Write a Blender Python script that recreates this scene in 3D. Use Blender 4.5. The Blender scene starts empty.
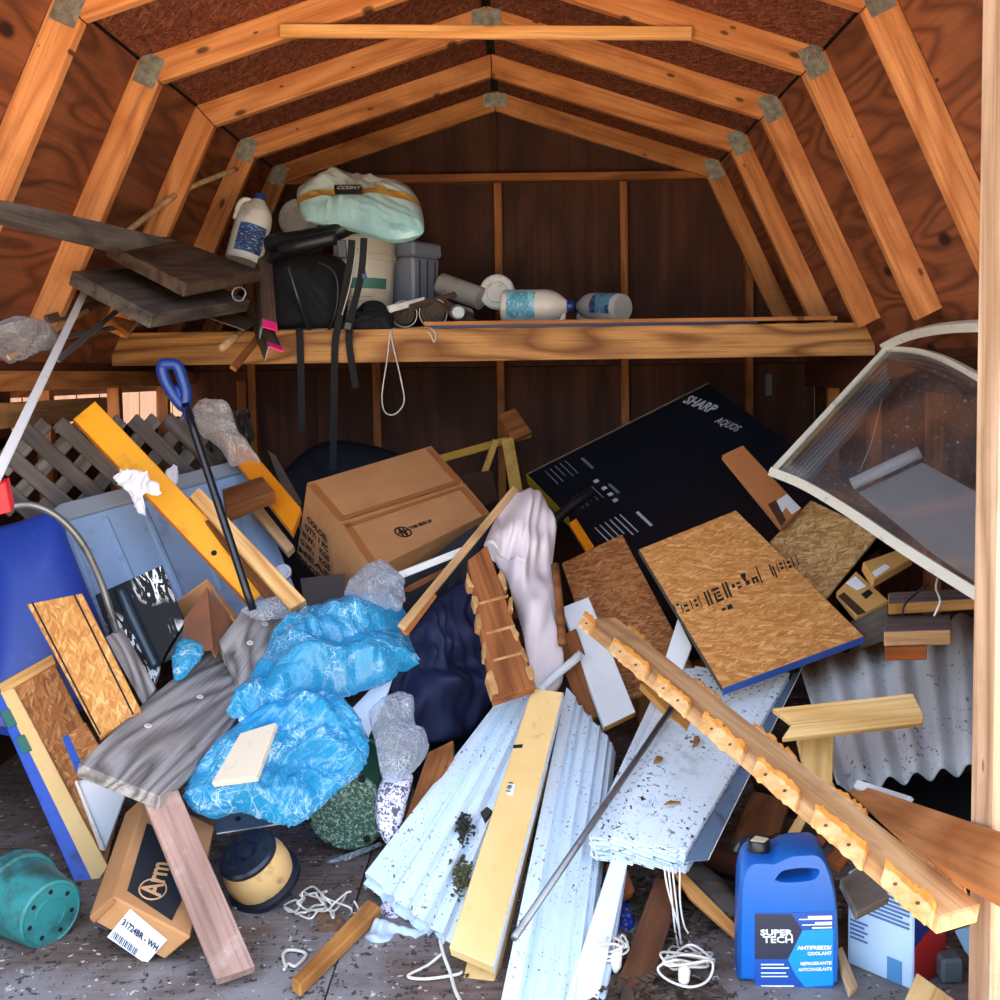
import bpy, bmesh, math, random
from mathutils import Vector, Matrix, noise
random.seed(7)
scene = bpy.context.scene
COL = scene.collection
V = Vector

# ---------------------------------------------------------------- camera
F = 1100.0                       # focal length in pixels of the 1000 px frame
CAMPOS = V((0, 0, 1.22))
PITCH, ROLL = math.radians(4.0), math.radians(0.8)
_fw = V((0, math.cos(PITCH), -math.sin(PITCH)))
_up0 = V((0, math.sin(PITCH), math.cos(PITCH)))
_rt0 = V((1, 0, 0))
_up = _up0 * math.cos(ROLL) + _rt0 * math.sin(ROLL)
_rt = _rt0 * math.cos(ROLL) - _up0 * math.sin(ROLL)
_y = V((0, 1, 0))
CX = 524 - F * _y.dot(_rt) / _y.dot(_fw)
CY = 373 + F * _y.dot(_up) / _y.dot(_fw)
cd = bpy.data.cameras.new('camera')
cam = bpy.data.objects.new('camera', cd); COL.objects.link(cam)
cd.sensor_width = 36; cd.sensor_fit = 'HORIZONTAL'; cd.lens = 36 * F / 1000
cd.shift_x = (500 - CX) / 1000; cd.shift_y = (CY - 500) / 1000
cd.clip_start = 0.05; cd.clip_end = 500
cam.matrix_world = Matrix(((_rt.x, _up.x, -_fw.x, CAMPOS.x), (_rt.y, _up.y, -_fw.y, CAMPOS.y),
                           (_rt.z, _up.z, -_fw.z, CAMPOS.z), (0, 0, 0, 1)))
scene.camera = cam

# ---------------------------------------------------------------- sky, sun, exposure
w = bpy.data.worlds.new('sky'); scene.world = w; w.use_nodes = True
nt = w.node_tree; bg = nt.nodes['Background']
sky = nt.nodes.new('ShaderNodeTexSky'); sky.sky_type = 'NISHITA'
sky.sun_disc = False; sky.sun_elevation = math.radians(52); sky.sun_rotation = math.radians(40)
sky.air_density = 1.0; sky.dust_density = 2.5; sky.ozone_density = 1.0
hs = nt.nodes.new('ShaderNodeHueSaturation'); hs.inputs['Saturation'].default_value = .62; nt.links.new(sky.outputs[0], hs.inputs['Color']); nt.links.new(hs.outputs[0], bg.inputs[0]); bg.inputs[1].default_value = 0.42
sd = bpy.data.lights.new('sun', 'SUN'); sd.energy = 9.0; sd.angle = math.radians(0.6); sd.color = (1, .93, .82)
sun = bpy.data.objects.new('sun', sd); COL.objects.link(sun)
sun.rotation_euler = V((-.45, -.62, -1.0)).to_track_quat('-Z', 'Y').to_euler()
sun.location = (3, 8, 8)
vs = scene.view_settings
vs.view_transform = 'Standard'; vs.look = 'None'; vs.gamma = 1; vs.use_curve_mapping = False
vs.exposure = 1.65
scene.cycles.max_bounces = 10; scene.cycles.diffuse_bounces = 6; scene.cycles.transparent_max_bounces = 24

# ---------------------------------------------------------------- helpers: projection
def ray(px, py):
    r = _fw + _rt * ((px - CX) / F) - _up * ((py - CY) / F)
    return r
def U(px, py, d):
    r = ray(px, py); return CAMPOS + r * (d / r.y)
def UZ(px, py, z):
    r = ray(px, py); return CAMPOS + r * ((z - CAMPOS.z) / r.z)
def UP(px, py, pl):
    p0, n = pl; r = ray(px, py)
    return CAMPOS + r * ((p0 - CAMPOS).dot(n) / r.dot(n))
def pile(py, k=0.0):                         # depth at which the slope of the heap meets this row
    return 1.905 / (.326 + (py - 373) / F) - k

# ---------------------------------------------------------------- helpers: objects
PLN = {}
def wm(o):
    m = o.matrix_basis.copy()
    if o.parent: m = wm(o.parent) @ o.matrix_parent_inverse @ m
    return m
def put(o, parent=None):
    COL.objects.link(o)
    if parent is not None:
        o.parent = parent; o.matrix_parent_inverse = wm(parent).inverted()
    return o
def tag(o, label, cat, group=None, kind=None):
    o['label'] = label
    if cat: o['category'] = cat
    if group: o['group'] = group
    if kind: o['kind'] = kind
    return o
def thing(name, loc, label, cat, group=None):
    o = bpy.data.objects.new(name, None); o.empty_display_size = .05
    o.matrix_basis = Matrix.Translation(loc); COL.objects.link(o)
    return tag(o, label, cat, group)
def mesh_obj(name, bm, mat, parent=None, mw=None, smooth=False, sub=0):
    bmesh.ops.recalc_face_normals(bm, faces=bm.faces[:])
    me = bpy.data.meshes.new(name); bm.to_mesh(me); bm.free()
    if smooth:
        for p in me.polygons: p.use_smooth = True
    o = bpy.data.objects.new(name, me)
    if mat: me.materials.append(mat)
    if mw is not None: o.matrix_basis = mw
    put(o, parent)
    if sub:
        md = o.modifiers.new('sub', 'SUBSURF'); md.levels = sub; md.render_levels = sub
    return o
def frame(origin, xdir, normal):
    z = normal.normalized(); x = (xdir - z * xdir.dot(z)).normalized(); y = z.cross(x)
    return Matrix(((x.x, y.x, z.x, origin.x), (x.y, y.y, z.y, origin.y), (x.z, y.z, z.z, origin.z), (0, 0, 0, 1)))
def bevel(bm, off, seg=1):
    if off > 0:
        bmesh.ops.bevel(bm, geom=bm.edges[:], offset=off, segments=seg, affect='EDGES', clamp_overlap=True)

def prism(name, pts, ext, mat, parent=None, grain=None, bev=.002, rough=0):
    """solid from a planar outline of world points, pushed along ext; local X follows the grain"""
    c = sum(pts, V()) / len(pts)
    n = V()
    for i in range(len(pts)):
        a, b = pts[i] - c, pts[(i + 1) % len(pts)] - c; n += a.cross(b)
    if n.dot(CAMPOS - c) < 0: n = -n
    if grain is None:
        best = max(range(len(pts)), key=lambda i: (pts[(i + 1) % len(pts)] - pts[i]).length)
        g = pts[(best + 1) % len(pts)] - pts[best]
    else: g = grain
    mw = frame(c + ext * .5, g, n); inv = mw.inverted()
    bm = bmesh.new()
    a = [bm.verts.new(inv @ p) for p in pts]
    b = [bm.verts.new(inv @ (p + ext)) for p in pts]
    k = len(pts)
    bm.faces.new(a); bm.faces.new(b[::-1])
    for i in range(k): bm.faces.new((a[i], b[i], b[(i + 1) % k], a[(i + 1) % k]))
    bmesh.ops.recalc_face_normals(bm, faces=bm.faces[:])
    bevel(bm, bev)
    o = mesh_obj(name, bm, mat, parent, mw)
    PLN[o] = (c, n.normalized())
    return o
def plane3(p):
    n = (p[1] - p[0]).cross(p[2] - p[0]).normalized()
    if n.dot(CAMPOS - p[0]) < 0: n = -n
    return (p[0], n)
def slab(name, pts, th, mat, parent=None, grain=(0, 1), bev=.002, pl=None):
    """visible face given by pixels: the first three carry a depth (they fix the plane), the rest lie in it"""
    if pl is None: pl = plane3([U(*p) for p in pts[:3]])
    w = [UP(p[0], p[1], pl) for p in pts]
    o = prism(name, w, -pl[1] * th, mat, parent, w[grain[1]] - w[grain[0]], bev)
    PLN[o] = pl
    return o
def patch(name, base, pts, mat, off=.0012, th=.0012, grain=(0, 1)):
    pl = PLN[base] if not isinstance(base, tuple) else base
    q = (pl[0] + pl[1] * off, pl[1])
    par = base if not isinstance(base, tuple) else None
    w = [UP(p[0], p[1], q) for p in pts]
    return prism(name, w, -pl[1] * th, mat, par, w[grain[1]] - w[grain[0]], 0)
def edge_patch(name, base, a, b, th, mat, off=.0012):
    """a strip on the narrow edge of a slab between pixels a and b of its face, over the thickness th"""
    pl = PLN[base]; p, q = UP(a[0], a[1], pl), UP(b[0], b[1], pl)
    n = (q - p).cross(pl[1]).normalized()
    c = wm(base).translation
    if n.dot((p + q) / 2 - c) < 0: n = -n
    n = n * off
    return prism(name, [p + n, q + n, q + n - pl[1] * th, p + n - pl[1] * th], -n * .6, mat, base, q - p, 0)
def box(name, lo, hi, mat, parent=None, bev=.002, mw=None, grain='X'):
    lo, hi = V(lo), V(hi); c = (lo + hi) / 2; h = (hi - lo) / 2
    R = {'X': Matrix.Identity(4), 'Y': Matrix.Rotation(math.pi / 2, 4, 'Z'), 'Z': Matrix.Rotation(math.pi / 2, 4, 'Y')}[grain]
    bm = bmesh.new(); bmesh.ops.create_cube(bm, size=1)
    Ri = R.inverted()
    for v in bm.verts: v.co = Ri @ V((v.co.x * 2 * h.x, v.co.y * 2 * h.y, v.co.z * 2 * h.z))
    bevel(bm, bev)
    m = Matrix.Translation(c) @ R
    if mw is not None: m = mw @ m
    return mesh_obj(name, bm, mat, parent, m)
def beam(name, a, b, wid, th, mat, parent=None, face=None, bev=.003):
    """rectangular bar from a to b (world); face = direction the wide side looks to"""
    d = b - a
    if face is None: face = CAMPOS - (a + b) / 2
    mw = frame((a + b) / 2, d, face - d.normalized() * face.dot(d.normalized()))
    bm = bmesh.new(); bmesh.ops.create_cube(bm, size=1)
    L = d.length
    for v in bm.verts: v.co = V((v.co.x * L, v.co.y * wid, v.co.z * th))
    bevel(bm, bev)
    o = mesh_obj(name, bm, mat, parent, mw)
    PLN[o] = ((a + b) / 2 + mw.col[2].to_3d() * th / 2, mw.col[2].to_3d())
    return o
def smooth_path(pts, n=6):
    if len(pts) < 3: return pts
    out = []
    P = [pts[0]] + list(pts) + [pts[-1]]
    for i in range(1, len(P) - 2):
        p0, p1, p2, p3 = P[i - 1], P[i], P[i + 1], P[i + 2]
        for k in range(n):
            t = k / n
            out.append(.5 * ((2 * p1) + (p2 - p0) * t + (2 * p0 - 5 * p1 + 4 * p2 - p3) * t * t + (3 * p1 - p0 - 3 * p2 + p3) * t ** 3))
    out.append(pts[-1]); return out
def tube(name, pts, r, mat, parent=None, seg=8, n=6, closed=False, flat=None, radii=None):
    """swept round (or flat = (half width, half height)) bar through world points, smoothed"""
    if n > 1: pts = smooth_path(pts + ([pts[0]] if closed else []), n)
    if closed: pts = pts[:-1]
    c = sum(pts, V()) / len(pts)
    bm = bmesh.new(); rings = []
    k = len(pts); prev = None
    for i, p in enumerate(pts):
        a = pts[(i - 1) % k] if (closed or i) else p
        b = pts[(i + 1) % k] if (closed or i < k - 1) else p
        t = (b - a).normalized()
        if prev is None:
            u = t.orthogonal().normalized()
            if flat:
                vw = (CAMPOS - p); u = t.cross(vw).normalized()
        else:
            u = prev - t * prev.dot(t)
            u = u.normalized() if u.length > 1e-6 else t.orthogonal().normalized()
        prev = u; v = t.cross(u)
        rr = r if radii is None else r * radii[min(len(radii) - 1, int(i / max(1, k - 1) * (len(radii) - 1) + .5))]
        ring = []
        if flat:
            for (x, y) in ((1, 1), (-1, 1), (-1, -1), (1, -1)):
                ring.append(bm.verts.new(p - c + u * flat[0] * x + v * flat[1] * y))
        else:
            for j in range(seg):
                an = 2 * math.pi * j / seg
                ring.append(bm.verts.new(p - c + (u * math.cos(an) + v * math.sin(an)) * rr))
        rings.append(ring)
    m = len(rings[0])
    for i in range(k if closed else k - 1):
        A, B = rings[i], rings[(i + 1) % k]
        for j in range(m): bm.faces.new((A[j], A[(j + 1) % m], B[(j + 1) % m], B[j]))
    if not closed:
        bm.faces.new(rings[0][::-1]); bm.faces.new(rings[-1])
    return mesh_obj(name, bm, mat, parent, Matrix.Translation(c), smooth=not flat)
def lathe(name, prof, mat, parent=None, mw=None, seg=28, sx=1, sy=1, caps=True, smooth=True):
    """profile of (radius, height) turned about local Z"""
    bm = bmesh.new(); rings = []
    for r, z in prof:
        rings.append([bm.verts.new((r * sx * math.cos(2 * math.pi * j / seg), r * sy * math.sin(2 * math.pi * j / seg), z)) for j in range(seg)])
    for A, B in zip(rings, rings[1:]):
        for j in range(seg): bm.faces.new((A[j], A[(j + 1) % seg], B[(j + 1) % seg], B[j]))
    if caps:
        bm.faces.new(rings[0][::-1]); bm.faces.new(rings[-1])
    o = mesh_obj(name, bm, mat, parent, mw, smooth)
    if smooth:
        md = o.modifiers.new('split', 'EDGE_SPLIT'); md.split_angle = math.radians(38)
    return o
def axis_frame(base, axis, xhint=None):
    z = axis.normalized()
    x = xhint if xhint is not None else z.orthogonal()
    x = (x - z * x.dot(z)).normalized(); y = z.cross(x)
    return Matrix(((x.x, y.x, z.x, base.x), (x.y, y.y, z.y, base.y), (x.z, y.z, z.z, base.z), (0, 0, 0, 1)))
def lettering(name, text, parent, origin, xdir, normal, size, mat, width=None, align='LEFT', shear=0, th=.0004, bold=0):
    cu = bpy.data.curves.new(name, 'FONT'); cu.body = text; cu.size = size; cu.align_x = align
    cu.shear = shear; cu.offset = bold; cu.resolution_u = 2; cu.extrude = th
    tmp = bpy.data.objects.new('tmp', cu); COL.objects.link(tmp)
    dg = bpy.context.evaluated_depsgraph_get(); me = bpy.data.meshes.new_from_object(tmp.evaluated_get(dg))
    bpy.data.objects.remove(tmp); bpy.data.curves.remove(cu)
    if width and len(me.vertices):
        xs = [v.co.x for v in me.vertices]; ww = max(xs) - min(xs)
        for v in me.vertices: v.co.x *= width / ww
    me.name = name; me.materials.clear(); me.materials.append(mat)
    o = bpy.data.objects.new(name, me); o.matrix_basis = frame(origin + normal.normalized() * .0008, xdir, normal)
    return put(o, parent)
def text_px(name, text, base, a, b, mat, size=None, off=.0016, **kw):
    """lettering on a slab: baseline from pixel a to pixel b"""
    pl = PLN[base] if not isinstance(base, tuple) else base[0]
    par = base if not isinstance(base, tuple) else base[1]
    q = (pl[0] + pl[1] * off, pl[1])
    p0, p1 = UP(a[0], a[1], q), UP(b[0], b[1], q)
    L = (p1 - p0).length
    return lettering(name, text, par, p0, p1 - p0, pl[1], size or L / max(1, len(text)) * 1.6, mat, width=L, **kw)

def ridged(p, s):
    return 1 - 2 * abs(noise.noise(p * s))
def crumple(name, pts, mat, parent=None, bulge=.06, amp=.02, freq=9, rings=30, seg=96, pl=None, seed=0, back=.25, sharp=1.0, centre=None, xpx=None, edge=.0, stretch=(1, 1), jag=0, soft=False):
    """crumpled film or cloth: outline given by pixels in a plane, filled with a folded skin that bulges to the viewer"""
    if pl is None: pl = plane3([U(*p) for p in pts[:3]])
    w = [UP(p[0], p[1], pl) for p in pts]
    c = sum(w, V()) / len(w)
    if centre: c = UP(centre[0], centre[1], pl)
    mw = frame(c, (UP(xpx[1][0], xpx[1][1], pl) - UP(xpx[0][0], xpx[0][1], pl)) if xpx else w[1] - w[0], pl[1]); inv = mw.inverted()
    loc = [inv @ p for p in w]
    # even resampling of the outline
    loc = smooth_path(loc + [loc[0]], 8)[:-1]
    per = [0]
    for i in range(len(loc)): per.append(per[-1] + (loc[(i + 1) % len(loc)] - loc[i]).length)
    B = []
    j = 0
    for k in range(seg):
        t = per[-1] * k / seg
        while per[j + 1] < t: j += 1
        f = (t - per[j]) / max(1e-9, per[j + 1] - per[j])
        B.append(loc[j].lerp(loc[(j + 1) % len(loc)], f))
    bm = bmesh.new(); off = V((seed * 7.3, seed * 3.1, seed * 1.7))
    rz = random.Random(seed * 13 + len(name))
    dirs = [(rz.uniform(0, math.pi), freq * m_ * rz.uniform(.8, 1.2), rz.uniform(0, 9), w_) for (m_, w_) in ((.45, .55), (.6, .5), (1.0, .34), (1.3, .3), (2.0, .17), (2.7, .14), (3.8, .09), (4.6, .08))]
    def hgt(x, y, rr):
        q = V((x * stretch[0], y * stretch[1], 0)) + off
        g = q + V((noise.noise(q * freq * .5), noise.noise(q * freq * .5 + V((9, 9, 9))), 0)) * (.55 / freq)
        a = 0
        for (an, f_, ph, w_) in dirs:
            t = (g.x * math.cos(an) + g.y * math.sin(an)) * f_ * .85 + ph
            t = abs((t % 1) - .5) * 4 - 1
            if soft: t = math.sin(t * math.pi / 2)
            k = .5 + .9 * noise.noise(q * freq * .35 + V((ph, an, 0)))
            a += w_ * t * k
        return bulge * max(0, 1 - rr ** 3.2) ** .6 + amp * a * sharp * (1 - .35 * rr ** 6)
    top = []; bot = []
    for i in range(1, rings + 1):
        rr = i / rings; A = []; C = []
        for k in range(seg):
            p = B[k] * rr
            if jag and i == rings: p = p * (1 + jag * noise.noise(V((k * .9, seed, 0))))
            A.append(bm.verts.new((p.x, p.y, hgt(p.x, p.y, rr) + edge)))
            if i < rings and i % 4 == 0: C.append(bm.verts.new((p.x, p.y, -bulge * back * math.sqrt(1 - rr ** 2) - amp * .3)))
        top.append(A)
        if C: bot.append(C)
    ct = bm.verts.new((0, 0, hgt(0, 0, 0) + edge)); cb = bm.verts.new((0, 0, -bulge * back - amp * .3))
    for k in range(seg):
        bm.faces.new((ct, top[0][k], top[0][(k + 1) % seg]))
        bm.faces.new((cb, bot[0][(k + 1) % seg], bot[0][k]))
    for R in (top, bot):
        for A, Bq in zip(R, R[1:]):
            for k in range(seg): bm.faces.new((A[k], Bq[k], Bq[(k + 1) % seg], A[(k + 1) % seg]))
    for k in range(seg): bm.faces.new((top[-1][k], bot[-1][k], bot[-1][(k + 1) % seg], top[-1][(k + 1) % seg]))
    o = mesh_obj(name, bm, mat, parent, mw, smooth=soft)
    PLN[o] = pl
    return o

# ---------------------------------------------------------------- helpers: materials
def rgb(h, k=1.0):
    h = h.lstrip('#'); c = [int(h[i:i + 2], 16) / 255 for i in (0, 2, 4)]
    return tuple([(x / 12.92 if x <= .04045 else ((x + .055) / 1.055) ** 2.4) * k for x in c]) + (1,)
class N:
    def __init__(s, name):
        s.m = bpy.data.materials.new(name); s.m.use_nodes = True; s.t = s.m.node_tree
        s.b = s.t.nodes['Principled BSDF']; s.out = s.t.nodes['Material Output']
    def n(s, kind, **kw):
        x = s.t.nodes.new('ShaderNode' + kind)
        for k, v in kw.items():
            if k.startswith('i_'):
                k2 = k[2:]; sock = x.inputs[int(k2)] if k2.isdigit() else x.inputs[k2.replace('_', ' ')]
                if isinstance(v, bpy.types.NodeSocket): s.t.links.new(v, sock)
                else: sock.default_value = v
            else: setattr(x, k, v)
        return x
    def link(s, a, b): s.t.links.new(a, b)
    def coords(s, scale=(1, 1, 1), rnd=True):
        tc = s.n('TexCoord')
        mp = s.n('Mapping', i_Vector=tc.outputs['Object'], i_Scale=scale)
        if rnd:
            oi = s.n('ObjectInfo'); mu = s.n('Math', operation='MULTIPLY', i_0=oi.outputs['Random'], i_1=57.0)
            s.link(mu.outputs[0], mp.inputs['Location'])
        return mp.outputs[0]
    def noise(s, vec, scale, detail=4, rough=.55, dist=0):
        return s.n('TexNoise', i_Vector=vec, i_Scale=scale, i_Detail=detail, i_Roughness=rough, i_Distortion=dist).outputs['Fac']
    def ramp(s, fac, stops, interp='LINEAR'):
        r = s.n('ValToRGB', i_Fac=fac); e = r.color_ramp; e.interpolation = interp
        while len(e.elements) < len(stops): e.elements.new(.5)
        for el, (p, c) in zip(e.elements, stops):
            el.position = p; el.color = c if isinstance(c, tuple) else (c, c, c, 1)
        return r.outputs[0]
    def mix(s, fac, a, b, mode='MIX'):
        x = s.n('Mix', data_type='RGBA', blend_type=mode)
        for v, i in ((fac, 0), (a, 6), (b, 7)):
            if isinstance(v, bpy.types.NodeSocket): s.link(v, x.inputs[i])
            else: x.inputs[i].default_value = v
        return x.outputs[2]
    def bump(s, h, strength=.3, dist=.01):
        b = s.n('Bump', i_Height=h, i_Strength=strength, i_Distance=dist); s.link(b.outputs[0], s.b.inputs['Normal'])
    def done(s, col, rough=.7, **kw):
        if isinstance(col, bpy.types.NodeSocket): s.link(col, s.b.inputs['Base Color'])
        else: s.b.inputs['Base Color'].default_value = col
        if isinstance(rough, bpy.types.NodeSocket): s.link(rough, s.b.inputs['Roughness'])
        else: s.b.inputs['Roughness'].default_value = rough
        for k, v in kw.items(): s.b.inputs[k.replace('_', ' ')].default_value = v
        return s.m
def wood(name, c1, c2, rough=.7, dirt=None, knots=.5, gs=1.0, bump=.25, spec=.3, knotcol='#4a2a18', fig=.38, streak=.45, rings=13.0, kscale=1.15):
    a = N(name); v = a.coords((1, 1, 1))
    g = a.n('Mapping', i_Vector=v, i_Scale=(1.3 * gs, 16 * gs, 16 * gs)).outputs[0]
    f1 = a.noise(g, 2.2, 5, .6, .35)
    f2 = a.noise(a.n('Mapping', i_Vector=v, i_Scale=(.9 * gs, 5 * gs, 5 * gs)).outputs[0], 2.0, 3, .5, 1.2)
    fld = a.noise(a.n('Mapping', i_Vector=v, i_Scale=(.75 * gs, 3.6 * gs, 3.6 * gs)).outputs[0], 1.5, 1.5, .4, .25)
    wv = a.n('Math', operation='PINGPONG', i_0=a.n('Math', operation='MULTIPLY', i_0=fld, i_1=rings).outputs[0], i_1=1.0).outputs[0]
    f = a.mix(fig, f1, wv)
    col = a.ramp(f, [(.2, rgb(c2)), (.62, rgb(c1))])
    col = a.mix(a.ramp(f2, [(.35, 0.0), (.75, .45)]), col, rgb(c2))
    stk = a.noise(a.n('Mapping', i_Vector=v, i_Scale=(1.6 * gs, 62 * gs, 62 * gs)).outputs[0], 1.6, 4, .65, .2)
    col = a.mix(a.ramp(stk, [(.50, 0.0), (.66, streak)]), col, tuple(x * .55 for x in rgb(c2)[:3]) + (1,))
    if knots:
        vo = a.n('TexVoronoi', voronoi_dimensions='2D', i_Vector=a.n('Mapping', i_Vector=v, i_Scale=(3.1, 7, 7)).outputs[0], i_Scale=kscale)
        sz = a.n('MapRange', i_0=a.n('SeparateColor', i_Color=vo.outputs['Color']).outputs[0], i_1=.35, i_2=1.0, i_3=0.001, i_4=.11).outputs[0]
        rel = a.n('Math', operation='DIVIDE', i_0=vo.outputs['Distance'], i_1=sz).outputs[0]
        col = a.mix(a.ramp(rel, [(.5, knots), (1.0, 0.0)]), col, rgb(knotcol))
    if dirt:
        dc, amt, sc = dirt
        dn = a.noise(v, sc, 6, .65)
        col = a.mix(a.ramp(dn, [(.62 - .3 * amt, 0.0), (.82 - .3 * amt, min(1, .35 + amt * .5))]), col, rgb(dc))
    a.bump(f1, bump, .004)
    return a.done(col, rough, Specular_IOR_Level=spec)
def osb(name, cols, rough=.75, sc=1.0, bump=.35):
    a = N(name); v = a.coords((sc, sc, sc))
    wp = a.n('TexNoise', i_Vector=v, i_Scale=5, i_Detail=2).outputs['Color']
    v2 = a.n('VectorMath', operation='MULTIPLY_ADD', i_0=wp, i_1=(.06, .06, .06), i_2=v).outputs[0]
    out = None; hb = None
    for i, (rot, s1) in enumerate(((.25, (26, 120, 50)), (-.3, (34, 150, 50)), (.7, (30, 110, 50)))):
        mp = a.n('Mapping', i_Vector=v2, i_Scale=s1, i_Rotation=(0, 0, rot), i_Location=(i * 3.3, i, 0)); mp.vector_type = 'TEXTURE' if False else 'POINT'
        rt = a.n('Mapping', i_Vector=v2, i_Rotation=(0, 0, rot)).outputs[0]
        mp2 = a.n('Mapping', i_Vector=rt, i_Scale=s1, i_Location=(i * 3.3, i, 0)).outputs[0]
        vo = a.n('TexVoronoi', i_Vector=mp2, i_Scale=1.0)
        sep = a.n('SeparateColor', i_Color=vo.outputs['Color'])
        c = a.ramp(sep.outputs[0], [(.0, rgb(cols[0])), (.35, rgb(cols[1])), (.7, rgb(cols[2])), (1, rgb(cols[3]))])
        if out is None: out = c; hb = sep.outputs[1]
        else: out = a.mix(a.ramp(sep.outputs[2], [(.55, 0.0), (.6, 1.0)]), out, c)
    fine = a.noise(a.n('Mapping', i_Vector=v, i_Scale=(20, 90, 50)).outputs[0], 2, 3)
    out = a.mix(a.ramp(fine, [(.34, .42), (.48, 0.0)]), out, tuple(x * .6 for x in rgb(cols[0])[:3]) + (1,))
    out = a.mix(a.ramp(fine, [(.58, 0.0), (.72, .5)]), out, rgb(cols[3]))
    a.bump(hb, bump, .003)
    return a.done(out, rough, Specular_IOR_Level=.25)
def plain(name, c, rough=.5, metal=0, dirt=None, var=None, bump=0, bs=60, spec=.5, grad=None, specks=None, **kw):
    a = N(name); v = a.coords(); col = rgb(c) if isinstance(c, str) else c
    if var:
        col = a.mix(a.ramp(a.noise(v, var[1], 4), [(.35, 0.0), (.65, 1.0)]), col, rgb(var[0]))
    if dirt:
        dn = a.noise(v, dirt[2], 7, .68)
        col = a.mix(a.ramp(dn, [(.64 - .3 * dirt[1], 0.0), (.76 - .3 * dirt[1], min(1, .4 + dirt[1] * .6))]), col, rgb(dirt[0]))
    if specks:                                   # (colour, size scale, amount)
        vo = a.noise(v, specks[1], 2, .5, .6)
        big = a.noise(v, 6, 3)
        sp = a.mix(1.0, a.ramp(vo, [(.70 - specks[2], 0.0), (.72 - specks[2], 1.0)]), a.ramp(big, [(.42, 0.0), (.55, 1.0)]), 'MULTIPLY')
        col = a.mix(sp, col, rgb(specks[0]))
    if bump: a.bump(a.noise(v, bs, 4), bump, .003)
    return a.done(col, rough, Metallic=metal, Specular_IOR_Level=spec, **kw)
def film(name, c, alpha=.5, rough=.12, white=.6, sc=1.0):
    """thin plastic film: part of the light passes straight, the rest scatters; whitened creases also paint in streak highlights"""
    a = N(name); v = a.coords()
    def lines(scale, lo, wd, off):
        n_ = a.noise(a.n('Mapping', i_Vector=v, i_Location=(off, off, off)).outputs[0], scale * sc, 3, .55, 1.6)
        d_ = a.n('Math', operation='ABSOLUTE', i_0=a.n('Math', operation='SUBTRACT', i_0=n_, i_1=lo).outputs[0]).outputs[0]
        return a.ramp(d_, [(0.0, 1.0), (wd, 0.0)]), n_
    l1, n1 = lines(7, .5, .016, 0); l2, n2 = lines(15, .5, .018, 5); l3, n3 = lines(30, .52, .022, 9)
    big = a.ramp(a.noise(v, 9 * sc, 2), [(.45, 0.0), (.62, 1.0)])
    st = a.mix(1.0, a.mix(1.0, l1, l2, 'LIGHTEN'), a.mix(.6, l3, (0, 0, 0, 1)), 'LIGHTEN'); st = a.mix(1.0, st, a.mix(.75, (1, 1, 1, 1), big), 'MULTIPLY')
    base = a.mix(a.mix(1.0, st, (white, white, white, 1), 'MULTIPLY'), rgb(c), (.95, .97, 1, 1))  # white streaks in the colour: whitened creases and painted highlights
    a.done(base, rough, Specular_IOR_Level=.9, Coat_Weight=.5, Coat_Roughness=.05)
    tl = a.n('BsdfTranslucent', i_Color=base); tr = a.n('BsdfTransparent', i_Color=rgb(c))
    m1 = a.n('MixShader', i_0=.3); a.link(a.b.outputs[0], m1.inputs[1]); a.link(tl.outputs[0], m1.inputs[2])
    fr = a.n('LayerWeight', i_Blend=.3).outputs['Facing']
    k = a.n('MapRange', i_0=fr, i_3=alpha, i_4=min(1, alpha + .35)).outputs[0]
    k = a.n('Math', operation='ADD', use_clamp=True, i_0=k, i_1=a.n('Math', operation='MULTIPLY', i_0=st, i_1=.5).outputs[0]).outputs[0]
    m2 = a.n('MixShader', i_0=k); a.link(tr.outputs[0], m2.inputs[1]); a.link(m1.outputs[0], m2.inputs[2])
    a.link(m2.outputs[0], a.out.inputs[0])
    a.bump(a.mix(.5, n1, n2), .8, .012)
    return a.m
def arc_band(name, r, z0, z1, a0, a1, mat, parent, mw, sx=1, sy=1, n=14, r1=None, th=.0015):
    bm = bmesh.new(); r1 = r1 or r; P = []
    for k in range(n + 1):
        an = a0 + (a1 - a0) * k / n; c, s_ = math.cos(an), math.sin(an)
        P.append([bm.verts.new(((q + e) * sx * c, (q + e) * sy * s_, z)) for (q, z, e) in ((r, z0, 0), (r1, z1, 0), (r1, z1, -th), (r, z0, -th))])
    for A, B in zip(P, P[1:]):
        for j in range(4): bm.faces.new((A[j], A[(j + 1) % 4], B[(j + 1) % 4], B[j]))
    bm.faces.new(P[0]); bm.faces.new(P[-1][::-1])
    return mesh_obj(name, bm, mat, parent, mw, smooth=False)
def hull_box(name, pts8, mat, parent=None, bev=.003):
    """box from eight world corners: four of the near face, then the four behind them"""
    c = sum(pts8, V()) / 8; mw = frame(c, pts8[1] - pts8[0], (pts8[1] - pts8[0]).cross(pts8[3] - pts8[0])); inv = mw.inverted()
    bm = bmesh.new(); q = [bm.verts.new(inv @ p) for p in pts8]
    for f in ((0, 1, 2, 3), (7, 6, 5, 4), (0, 4, 5, 1), (1, 5, 6, 2), (2, 6, 7, 3), (3, 7, 4, 0)): bm.faces.new([q[i] for i in f])
    bmesh.ops.recalc_face_normals(bm, faces=bm.faces[:])
    bevel(bm, bev)
    return mesh_obj(name, bm, mat, parent, mw)
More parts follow.
